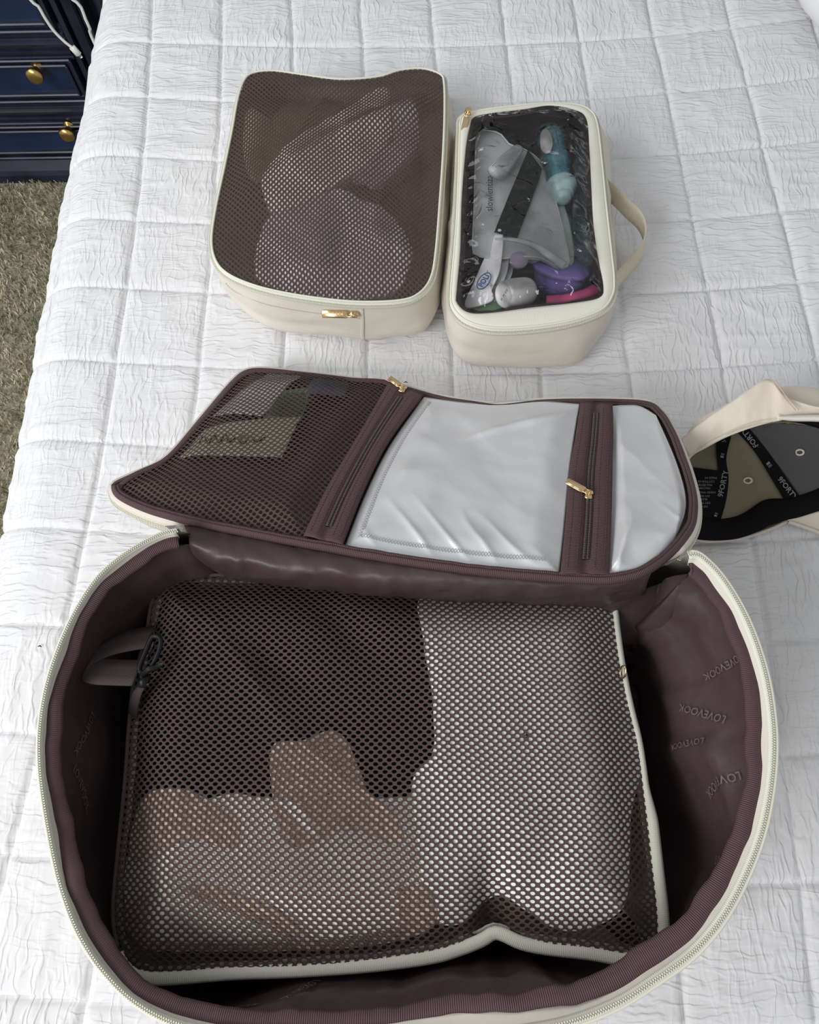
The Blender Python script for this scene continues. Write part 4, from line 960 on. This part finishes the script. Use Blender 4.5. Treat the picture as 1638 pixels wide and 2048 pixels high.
# gel bottle
bt = thing('gel_bottle', 'teal gel bottle with a pale stepped cap inside the clear pouch', 'bottle', CZ(1125, 330, .05))
A0, A1 = CZ(1098, 262, .060), CZ(1128, 402, .066); ax = (A1-A0); Lb = np.linalg.norm(ax); ax /= Lb
prof = [(.001, -.006), (.008, -.0045), (.0125, 0), (.0150, .006), (.0155, .014), (.0140, .022), (.0150, .030), (.0160, .038), (.0145, .046), (.0128, .053), (.0135, .060), (.0120, .067), (.0085, .071)]
sc_ = Lb*.80/.071
MB().lathe([(r*1.0, h*sc_) for r, h in prof], A0, ax, 32, flat=.85).build('bottle_body', M['teal_clear'], bt)
MB().lathe([(r*.88, h*sc_) for r, h in prof[3:]], A0, ax, 28, flat=.85).build('gel', M['teal'], bt)
hc = Lb*.76
cap_p = [(.010, hc), (.0150, hc+.001), (.0158, hc+.003), (.0155, hc+.008), (.0135, hc+.0085), (.0130, hc+.012), (.0112, hc+.0125), (.0108, hc+.0175), (.0085, hc+.018), (.0075, hc+.019), (.0075, hc+.023), (.004, hc+.0245)]
MB().lathe(cap_p, A0, ax, 32).build('bottle_cap', M['mint'], bt)
vw = CAM-A0; vw /= np.linalg.norm(vw); up_ = vw-ax*(vw@ax); up_ /= np.linalg.norm(up_); sd = np.cross(ax, up_)
lc_ = A0+ax*Lb*.30; la = np.linspace(0, 2*PI, 36, endpoint=False); lt = sd*.004+up_*0
lv = [lc_+sd*(.0065*math.cos(a_)+.005)+ax*(.0175*math.sin(a_)) for a_ in la]
def onb(p, off=.0004):
    r_ = p-A0; h_ = r_@ax; rr = np.interp(h_/sc_, [h for _, h in prof], [r for r, _ in prof])+off; s_ = np.clip((p-A0-ax*h_)@sd, -rr*.98, rr*.98)
    return A0+ax*h_+sd*s_+up_*math.sqrt(max(rr*rr-s_*s_, 0))*.98
lb = [onb(p, .0010) for p in lv]; mk('bottle_label', lb+[onb(lc_+sd*.005, .0014)], [(i, (i+1) % 36, 36) for i in range(36)], M['paper'], bt)
# thin sheet helper for flat items inside the pouch
def sheet(name, px, z, mt, parent=None, th=.0012, bend=0.0, label=None, cat=None, n=64, sharp=False, group=None, wob=.0006, seed=3):
    q = np.array(px, float); zz_ = (np.full(len(q), z) if np.isscalar(z) else np.array(z, float))+.007
    p = U(q[:, 0], q[:, 1], zz_)
    o = np.concatenate([np.linspace(a_, b_, 12, endpoint=False) for a_, b_ in zip(p, np.roll(p, -1, 0))]) if sharp else cr(p, n, True)
    Am = np.column_stack([np.ones(len(o)), o[:, 0], o[:, 1]]); k, *_ = np.linalg.lstsq(Am, o[:, 2], rcond=None); c = o.mean(0)
    hh_ = lambda x, y: k[0]+k[1]*x+k[2]*y+bend*np.sin((x-c[0])*60)+wob*fbm(x*60, y*60, seed)
    ob = fill(name, o, hh_, mt, parent, rings=14, skirt=th, **({} if parent is not None else {'loc': tuple(c)}))
    if label: tag(ob, label, cat, group)
    return ob, hh_, o
# clear silicone bib / bag with a rolled lip
bib = thing('silicone_pouch', 'translucent silicone bag with a curved lip lying in the clear pouch', 'bag', CZ(1000, 400, .06))
bp = [(955,268),(975,262),(1000,268),(1020,290),(1050,300),(1085,330),(1110,400),(1128,470),(1138,520),(1130,536),(1112,532),(1080,516),(1040,514),(1000,518),(955,512),(945,495),(948,420),(950,340)]
_, hbib, ob_ = sheet('silicone_panel', bp, [.062]*9+[.066]*4+[.062]*5, M['silicone'], bib, th=.001)
MB().tube(ob_+np.array([0, 0, .0004]), .0009, 6, True).build('silicone_lip', M['silicone_rim'], bib)
lip = cr([CZ(990, 478, .070), CZ(1030, 480, .072), CZ(1070, 492, .072), CZ(1100, 512, .071), CZ(1128, 532, .068)], 40, False)
MB().tube(lip, np.interp(np.linspace(0, 1, 40), [0, .5, 1], [.001, .0035, .0048]), 12, flat=.7).build('curved_spout', M['silicone'], bib)
V, Fc = text2d('slowlentiza', .0105)
o_ = CZ(979, 388, .0645); ex = CZ(979, 318, .0645)-CZ(979, 458, .0645); ex /= np.linalg.norm(ex); ey = np.array([-ex[1], ex[0], 0])
mk('printed_word', o_+V[:, :1]*ex+V[:, 1:]*ey+np.array([0, 0, .0012]), Fc, M['ink'], bib, sm=False)
sheet('silicone_bag', [(955,330),(990,322),(1005,370),(1000,440),(985,500),(955,505),(948,440)], .052, mat('pale_blue_film', (.42,.52,.55), .3, .5), label='pale blue film packet under the translucent silicone bag', cat='packet', th=.003)
# tube of clear brush-like plastic at the top
t0, t1 = CZ(988, 352, .072), CZ(1062, 268, .066)
o__ = thing('clear_tube', 'clear ribbed plastic tube lying across the silicone bag', 'tube', t0)
MB().lathe([(.003, 0), (.0105, .004), (.0100, .018), (.0088, .030), (.0070, .044), (.0058, .050), (.002, .052)], t0, t1-t0, 20, flat=.6).build('tube_body', M['silicone'], o__)
for k in range(4):
    d_ = (t1-t0)/np.linalg.norm(t1-t0); s_ = np.cross(d_, [0, 0, 1]); MB().tube([t0+d_*.006+s_*(.006-.004*k)+np.array([0, 0, .004]), t0+d_*.044+s_*(.003-.002*k)+np.array([0, 0, .0038])], .0011, 6).build('rib', M['silicone_rim'], o__)
# black card
kc, hk, _o = sheet('black_card', [(1056,300),(1084,336),(1078,360),(1034,475),(989,463),(1014,400)], .0665, M['dark_card'], label='black glossy strip card with a pin hole across the clear pouch', cat='card', th=.0012, sharp=True)
c = CZ(999, 461, .0685); mk('hole_print', [c+np.array([math.cos(a_)*.0018, math.sin(a_)*.0018, .0004]) for a_ in np.linspace(0, 2*PI, 14, endpoint=False)], [tuple(range(14))], M['packet_white'], kc)
sheet('clear_packet', [(1070,345),(1100,350),(1135,430),(1148,520),(1120,520),(1040,478),(1050,420)], .058, mat('misty_green_film', (.50,.60,.55), .35, .5, var=(40,.8,1.15)), label='misty greenish packet between the black card and the bottle cap', cat='packet', th=.004)
# white packets lower left
for k, (dx, dz, lab) in enumerate(((0, 0, 'white flat sachet with blue oval print in the pouch'), (15, -.006, 'white sachet tucked behind the blue printed sachet'), (26, -.011, 'innermost white sachet beside the lavender disc'))):
    sheet('sachet', [(985+dx,468),(1006+dx,470),(1000+dx,540),(984+dx,578),(984+dx*.5,600),(930+dx,612),(950+dx,560),(968+dx,520)], [.066+dz]*5+[.058+dz]*3, M['packet_white'] if k == 0 else M['foil'], th=.003, label=lab, cat='sachet', seed=30+k, group='white sachets in the pouch')
ovo = CZ(968, 562, .0665); ova = .55
ovp = [ovo+np.array([math.cos(a_)*.0105*math.cos(ova+.5)-math.sin(a_)*.0052*math.sin(ova+.5), math.cos(a_)*.0105*math.sin(ova+.5)+math.sin(a_)*.0052*math.cos(ova+.5), 0]) for a_ in np.linspace(0, 2*PI, 40, endpoint=False)]
s0 = bpy.data.objects['sachet']
MB().tube(ovp, .0005, 5, True).build('blue_oval', M['blue_print'], s0)
V, Fc = text2d('POLI', .0075, .0002); ca, sa = math.cos(ova+.5), math.sin(ova+.5)
mk('blue_letters', ovo+np.stack([V[:, 0]*ca-V[:, 1]*sa, V[:, 0]*sa+V[:, 1]*ca, 0*V[:, 0]+.0004], 1), Fc, M['blue_print'], s0, sm=False)
# white cap
wc0, wc1 = CZ(1050, 583, .062), CZ(1008, 590, .074)
wcap = thing('white_bottle', 'small white capped bottle lying by the near zip of the clear pouch', 'bottle', wc0)
d_ = (wc1-wc0); Lw = np.linalg.norm(d_)
MB().lathe([(.0125, -.004), (.0135, 0), (.0140, Lw*.55), (.0132, Lw*.9), (.0120, Lw*1.0), (.0105, Lw*1.02), (.0100, Lw*.985), (.001, Lw*.985)], wc0, d_, 36).build('screw_cap', M['white_plastic'], wcap)
un = d_/Lw; e1 = np.cross(un, [0, 0, 1]); e1 /= np.linalg.norm(e1)
text_on('embossed_marks', 'EO  M  N', .0034, wc0+d_*.992, np.cross(un, e1), e1, M['ink'], wcap)
# purple bowl
pb = thing('purple_container', 'purple rounded plastic container inside the clear pouch', 'container', CZ(1120, 560, .03))
pc_ = CZ(1118, 560, .040)
MB().lathe([(.001, -.012), (.018, -.011), (.024, -.004), (.0265, .006), (.0275, .010), (.0290, .0105), (.0290, .014), (.0270, .0145), (.022, .0165), (.001, .0185)], pc_, (.12, .50, .86), 44).build('container_body', M['purple'], pb)
tag(MB().lathe([(.001, -.004), (.0085, -.0035), (.009, 0), (.0085, .0012), (.001, .0016)], CZ(1038, 520, .066), (.1, -.1, 1), 28).build('lavender_disc', M['lavender'], loc=CZ(1038, 520, .066)), 'small lavender disc beside the purple container', 'disc')
tag(MB().lathe([(.001, -.004), (.0085, -.0035), (.009, 0), (.0085, .0012), (.001, .0016)], CZ(1064, 510, .058), (.1, -.1, 1), 24).build('clear_disc', M['silicone_rim'], loc=CZ(1064, 510, .058)), 'small clear disc just behind the lavender disc', 'disc')
pk = MB(); a_, b_ = CZ(1090, 600, .060), CZ(1196, 574, .060)
arc = cr([CZ(1092, 601, .056), CZ(1130, 598, .060), CZ(1170, 588, .062), CZ(1198, 574, .060)], 30, False)
pkp = slab('pink_case', strip(arc, -.006, .006, 0, 0, 5, False, .003), .016, M['pink'], None, loc=tuple(arc.mean(0)))
tag(pkp, 'pink plastic case at the near right corner of the clear pouch', 'case')
sheet('green_wrapper', [(940,606),(975,592),(1000,600),(1004,616),(960,622)], .058, M['green'], label='green film wrapper at the near left corner of the clear pouch', cat='wrapper', th=.003)
sheet('dark_bottle_wrap', [(1160,290),(1178,300),(1182,420),(1186,480),(1150,470),(1146,380),(1150,330)], .050, mat('blue_grey_film', (.10,.17,.20), .2, .5, var=(60,.4,2.2), coat=.5), label='dark blue grey glossy wrapper along the right side of the clear pouch', cat='wrapper', th=.008, wob=.003)
sheet('grey_wrapper', [(1120,430),(1150,436),(1190,500),(1192,550),(1160,540),(1130,500)], .045, mat('grey_film', (.16,.22,.26), .3, .5, var=(60,.4,2.0), coat=.5), label='grey blue film wrapper between the bottle cap and the purple container', cat='wrapper', th=.008, wob=.003)

# ------------------------------------------------------------------ baseball cap
cp = thing('baseball_cap', 'cream baseball cap on its side with black bands inside, right of the lid', 'cap', (*U(1600, 950, 0)[:2], 0))
rm = [(1377,915,.050),(1410,893,.060),(1450,872,.068),(1500,853,.075),(1555,838,.080),(1610,828,.082),(1680,832,.078),(1760,860,.065),(1800,920,.042),(1780,985,.022),(1720,1010,.012),(1638,1022,.008),(1580,1040,.006),(1540,1058,.006),(1490,1074,.007),(1440,1081,.010),(1390,1076,.018),(1360,1030,.026),(1358,965,.038)]
rq = np.array(rm, float); CRm = cr(U(rq[:, 0], rq[:, 1], rq[:, 2]), 200, True); cc0 = CRm.mean(0)
AXC = np.array([-.004, .060, -.004]); nT = 26
def capsurf(off):
    rows_ = []
    for t in np.linspace(0, 1, nT):
        a_ = t*PI/2; s_ = max(math.cos(a_)**.75, 0) if t < 1 else 0
        Q = cc0+(CRm-cc0)*s_+AXC*math.sin(a_)
        d = CRm-cc0; d = d/np.linalg.norm(d, axis=1, keepdims=True)
        g = np.arange(200)/200*2*PI
        Q = Q+d*off*math.cos(a_)+AXC/np.linalg.norm(AXC)*off*math.sin(a_)
        Q = Q+d*(.0025*fbm(g*1.6+3, np.full(200, t*2.5), 5)*math.sin(min(1, t*2)*PI/2)*(1 if t < 1 else 0))[:, None]
        Q[:, 2] = np.maximum(Q[:, 2], .003 if off > 0 else .0045)
        rows_.append(Q)
    return np.stack(rows_, 1)
SO, SI = capsurf(.0016), capsurf(0.0)
grid('crown', SO, M['cap'], cp, cu=True)
# inside panels: gray front panel to the right, olive panels
NI = 200
grey = np.zeros(NI, bool)
ang_i = np.arctan2((CRm-cc0)[:, 1], (CRm-cc0)[:, 0])
grid('inside', SI, M['cap_in'], cp, cu=True)
def inside_at(k, t, off=.0012):
    i0 = int(np.floor(k)) % NI; fr = k-np.floor(k); tt_ = np.clip(t, 0, 1)*(nT-1); j0 = int(min(np.floor(tt_), nT-2)); ft = tt_-j0
    P = (SI[i0, j0]*(1-fr)+SI[(i0+1) % NI, j0]*fr)*(1-ft)+(SI[i0, j0+1]*(1-fr)+SI[(i0+1) % NI, j0+1]*fr)*ft
    d = cc0+AXC*.2-P; return P+d/np.linalg.norm(d)*off
def kof(px, py):
    """closest rim index to a photo point"""
    d = (CRm-U(px, py, .04)); pp = np.array([[819+F*((c-CAM)@RM)[0]/-((c-CAM)@RM)[2], 1024-F*((c-CAM)@RM)[1]/-((c-CAM)@RM)[2]] for c in CRm])
    return int(np.argmin(((pp-np.array([px, py]))**2).sum(1)))
def tofs(Q): c = (Q-CAM)@RM.T.T; return c
_SIp = (SI-CAM) @ RM; SIpx = np.stack([819+F*_SIp[..., 0]/-_SIp[..., 2], 1024-F*_SIp[..., 1]/-_SIp[..., 2]], -1)
def on_inside(px, py, off=.0010):
    """point of the inner crown surface seen at a measured photo position"""
    px = np.atleast_1d(np.asarray(px, float)); py = np.atleast_1d(np.asarray(py, float)); A = np.concatenate([SIpx, SIpx[:1]]).astype(float); B3 = np.concatenate([SI, SI[:1]]); out = []
    for x, y in zip(px, py):
        d = ((A-np.array([x, y]))**2).sum(-1)
        d = d+1e6*(np.arange(nT)[None] < 1); idx = np.argsort(d.ravel())[:4]; wgt = 1/(d.ravel()[idx]+4); P = (B3.reshape(-1, 3)[idx]*wgt[:, None]).sum(0)/wgt.sum()
        r = rays(np.array(x), np.array(y)); r = r/np.linalg.norm(r); s = (P-CAM)@r; out.append(CAM+r*(s-off))
    return np.array(out)
def inpatch(name, b, t, l, r, mt, nu=24, nv=24, off=.0012, parent=cp):
    Q = coons(b, t, l, r, nu, nv); P = on_inside(Q[..., 0].ravel(), Q[..., 1].ravel(), off).reshape(nu, nv, 3)
    for _ in range(2):
        P[1:-1, 1:-1] = (P[1:-1, 1:-1]*2+P[:-2, 1:-1]+P[2:, 1:-1]+P[1:-1, :-2]+P[1:-1, 2:])/6
    return grid(name, P, mt, parent)
def cpp(l): return [(1340+a_/5.497, 740+b_/5.497) for a_, b_ in l]
inpatch('front_panel', cpp([(1430,1370),(1560,1340),(1700,1280)]), cpp([(850,640),(1200,590),(1700,640)]), cpp([(1430,1370),(1250,1120),(1050,880),(850,640)]), cpp([(1700,1280),(1720,960),(1700,640)]), M['buckram'], off=.0016)
def bandpatch(name, l, r, nu, txt=None, size=.006, flip=False, off=.0026):
    o = inpatch(name, [l[0], r[0]], [l[-1], r[-1]], l, r, M['band'], 8, nu, off)
    return o
b1_ = bandpatch('seam_tape', cpp([(1250,1420),(1100,1170),(930,900),(720,660)]), cpp([(1420,1380),(1230,1110),(1050,860),(860,630)]), 24)
b2_ = bandpatch('seam_tape', cpp([(480,1640),(520,1400),(535,1150),(510,900),(520,740)]), cpp([(560,1640),(620,1420),(645,1180),(620,960),(690,670)]), 24)
inpatch('care_label', cpp([(330,1640),(480,1640)]), cpp([(255,1070),(535,1105)]), cpp([(330,1640),(290,1350),(255,1070)]), cpp([(480,1640),(540,1400),(535,1105)]), M['band'], 10, 16, .0030)
def cap_text(s, at, size_px, ang, parent, bold=.00, mt='band_print', off=.0042):
    V, Fc = text2d(s, size_px, bold*size_px); ca, sa = math.cos(ang), math.sin(ang)
    x = at[0]+V[:, 0]*ca-V[:, 1]*sa; y = at[1]-(V[:, 0]*sa+V[:, 1]*ca)
    c = on_inside([at[0]], [at[1]], off)[0]; nrm = CAM-c; nrm /= np.linalg.norm(nrm)
    # lay the word in the plane of the tape around its centre
    e = on_inside([at[0]+6, at[0], at[0]-6, at[0]], [at[1], at[1]+6, at[1], at[1]-6], off)
    dx = (e[0]-e[2])/12; dy = (e[1]-e[3])/12
    mk('woven_word', c+(x-at[0])[:, None]*dx+(y-at[1])[:, None]*dy, Fc, M[mt], parent, sm=False)
def cpt(a_, b_): return (1340+a_/5.497, 740+b_/5.497)
D = math.radians
cap_text('9FORTY', cpt(890, 760), 15, D(128), b1_, .02); cap_text('9FORTY', cpt(1290, 1300), 15, D(-52), b1_, .02)
cap_text('9FORTY', cpt(585, 1250), 15, D(78), b2_, .02); cap_text('9F', cpt(600, 760), 15, D(72), b2_, .02)
def emblem(at, ang, parent, s=5.5):
    """small woven flag-like emblem: framed block beside a crest mark"""
    c = on_inside([at[0]], [at[1]], .0044)[0]; e = on_inside([at[0]+6, at[0], at[0]-6, at[0]], [at[1], at[1]+6, at[1], at[1]-6], .0044); dx = (e[0]-e[2])/12; dy = -(e[1]-e[3])/12
    ca, sa = math.cos(ang), math.sin(ang); ex = dx*ca+dy*sa; ey = -dx*sa+dy*ca; b = MB()
    def quad(x0, y0, x1, y1): b.add([c+ex*x+ey*y for x, y in ((x0, y0), (x1, y0), (x1, y1), (x0, y1))], [(0, 1, 2, 3)])
    quad(-s, -s*.7, -.6, s*.7); quad(.4, -s*.7, s, -s*.55); quad(.4, s*.55, s, s*.7); quad(s*.9, -s*.7, s, s*.7); quad(1.2, -s*.3, s*.7, s*.3)
    b.build('woven_emblem', M['band_print'], parent, sm=False)
emblem(cpt(1090, 1040), D(-52), b1_); emblem(cpt(575, 940), D(78), b2_, 4.5); emblem(cpt(505, 1590), D(70), b2_, 4)
lab = bpy.data.objects['care_label']
for k, (s, x, y) in enumerate((('MADE IN', 450, 1185), ('COTTON 65', 400, 1225), ('POLYESTER', 380, 1262), ('MACHINE', 370, 1298), ('HAND WASH', 400, 1345), ('DO NOT', 370, 1385), ('BLEACH', 350, 1420), ('DRY FLAT', 370, 1460), ('NO IRON', 345, 1500), ('ONE SIZE', 375, 1680))):
    cap_text(s, cpt(x, y), 6.0, D(180), lab, 0, off=.0046)
# boxed mark
e_ = cpt(345, 1745)
cap_text('A', e_, 13, D(180), lab, .03, off=.0046)
bx = on_inside([e_[0]-8, e_[0]+8, e_[0]+8, e_[0]-8], [e_[1]-8, e_[1]-8, e_[1]+8, e_[1]+8], .0048)
MB().tube(bx, .0004, 4, True).build('boxed_mark', M['band_print'], lab)
# sweatband: broad black band following the lower rim, narrow behind the upper rim
lo_in = cpp([(1750,1230),(1640,1300),(1420,1380),(1260,1415),(1100,1410),(1000,1440),(880,1530),(760,1600),(640,1628),(480,1640),(330,1600),(250,1500)])
lo_out = cpp([(1750,1530),(1640,1550),(1420,1620),(1260,1655),(1100,1710),(980,1770),(860,1820),(740,1855),(620,1870),(480,1876),(300,1862),(200,1840)])
li, lo_ = cr(lo_in, 60, False), cr(lo_out, 60, False)
Pi = on_inside(li[:, 0], li[:, 1], .004); cz = np.linspace(.008, .014, 60)
Po = U(lo_[:, 0], lo_[:, 1], np.interp(lo_[:, 0], [1370, 1440, 1540, 1640, 1700], [.020, .013, .009, .010, .012])+.003)
for _ in range(6): Pi[1:-1] = (Pi[:-2]+Pi[1:-1]+Pi[2:])/3
q = np.linspace(0, 1, 10)[None, :, None]; G = Pi[:, None]*(1-q)+Po[:, None]*q; G[..., 2] += .003*np.sin(q[..., 0]*PI)
slab('sweatband', G, .001, M['band'], cp, upn=False)
up_ = cr(cpp([(215,945),(400,840),(560,745),(720,650),(900,600),(1180,560),(1450,590),(1750,680)]), 60, False); up2 = cr(cpp([(215,930),(400,820),(560,720),(720,630),(900,580),(1180,542),(1450,565),(1750,600)]), 60, False)
Pa, Pb = on_inside(up_[:, 0], up_[:, 1], .006), on_inside(up2[:, 0], up2[:, 1], .009)
for _ in range(6): Pa[1:-1] = (Pa[:-2]+Pa[1:-1]+Pa[2:])/3; Pb[1:-1] = (Pb[:-2]+Pb[1:-1]+Pb[2:])/3
slab('upper_sweatband', np.stack([Pa, Pa*.5+Pb*.5, Pb], 1), .0008, M['band'], cp, upn=False)
# rolled hem and strap along the upper edge, raised seam ridges
MB().tube(CRm, .0017, 8, True).build('rim_hem', M['cap'], cp)
# outer folded strap panel seen above the opening
fo = coons(cpp([(210,945),(480,790),(760,655),(980,590),(1200,560),(1420,505),(1700,490)]), cpp([(120,760),(420,520),(700,330),(900,190),(1090,100),(1300,300),(1700,430)]), cpp([(210,945),(150,850),(120,760)]), cpp([(1700,490),(1710,460),(1700,430)]), 60, 12)
zf_ = lambda u, v: .084+.012*np.sin(v*PI*.5)
u_, v_ = np.meshgrid(np.linspace(0, 1, 60), np.linspace(0, 1, 12), indexing='ij')
zr_ = np.interp(u_, [0, .2, .45, .7, 1], [.053, .064, .078, .084, .084])
Gp = U(fo[..., 0], fo[..., 1], zr_+.010*np.sin(v_*PI*.45)+.001*fbm(u_*14, v_*3, 6))
slab('turned_up_panel', Gp, .0018, M['cap'], cp, upn=False)
sbm = MB()
for off_ in (0, 4):
    ln = cr(cpp([(1120+off_*9,110),(1180+off_*9,200),(1260+off_*9,310),(1380+off_*9,440)]), 26, False)
    pz = U(ln[:, 0], ln[:, 1], .0962)
    sbm.tube(pz, .0005, 5)
ln = cr(cpp([(250,910),(480,775),(760,640),(960,575),(1180,545)]), 70, False); pz = U(ln[:, 0], ln[:, 1]-2, np.interp(np.linspace(0, 1, 70), [0, .25, .6, 1], [.056, .068, .081, .087]))
for k in range(0, 69): sbm.tube([pz[k], pz[k]*.5+pz[k+1]*.5], .0003, 4)
sbm.build('stitching', M['pink_thread'], cp, kind='stuff')
# visor: upper and lower edge seen at the right of the frame
vis = coons(cpp([(1185,545),(1350,565),(1640,570),(2100,600)]), cpp([(1210,505),(1350,496),(1640,488),(2100,500)]), cpp([(1185,545),(1190,520),(1210,505)]), cpp([(2100,600),(2110,550),(2100,500)]), 40, 6)
u_, v_ = np.meshgrid(np.linspace(0, 1, 40), np.linspace(0, 1, 6), indexing='ij')
slab('visor', U(vis[..., 0], vis[..., 1], .087+.004*np.sin(v_*PI)), .003, M['visor'], cp, upn=False)
vl = coons(cpp([(1300,1665),(1500,1730),(1700,1800),(2100,1900)]), cpp([(1290,1645),(1440,1605),(1700,1540),(2100,1500)]), cpp([(1300,1665),(1290,1645)]), cpp([(2100,1900),(2100,1500)]), 40, 10)
slab('visor_underside', U(vl[..., 0], vl[..., 1], np.broadcast_to(np.linspace(.006, .012, 10)[None], (40, 10))), .003, M['cap'], cp, upn=False)
ep = cr(cpp([(1300,1668),(1500,1735),(1700,1805),(2100,1905)]), 50, False); MB().tube(U(ep[:, 0], ep[:, 1], .0075), .0018, 8).build('visor_piping', M['cap'], cp)
for at, r_ in ((cpt(1425, 905), .0042), (cpt(855, 1215), .0042)):
    c = on_inside([at[0]], [at[1]], .0022)[0]; n_ = CAM-c; n_ /= np.linalg.norm(n_); a1 = np.cross(n_, [1, 0, 0]); a1 /= np.linalg.norm(a1); a2 = np.cross(n_, a1)
    MB().tube([c+a1*math.cos(t)*r_*.6+a2*math.sin(t)*r_*.8 for t in np.linspace(0, 2*PI, 24, endpoint=False)], .0010, 6, True).build('eyelet', M['cap'], cp)

# ------------------------------------------------------------------ lint
for (x, y, lab_) in ((80, 1293, 'tiny dark lint fleck on the quilt left of the open bag'), (812, 765, 'tiny dark lint fleck between the cubes and the bag lid')):
    p = U(x, y, .0045); tag(MB().tube([p+np.array([-.002, 0, 0]), p+np.array([0, .0006, .0006]), p+np.array([.0016, -.0004, .0002])], [.0003, .0006, .0003], 6).build('lint_fleck', M['black_cloth'], loc=p), lab_, 'lint')
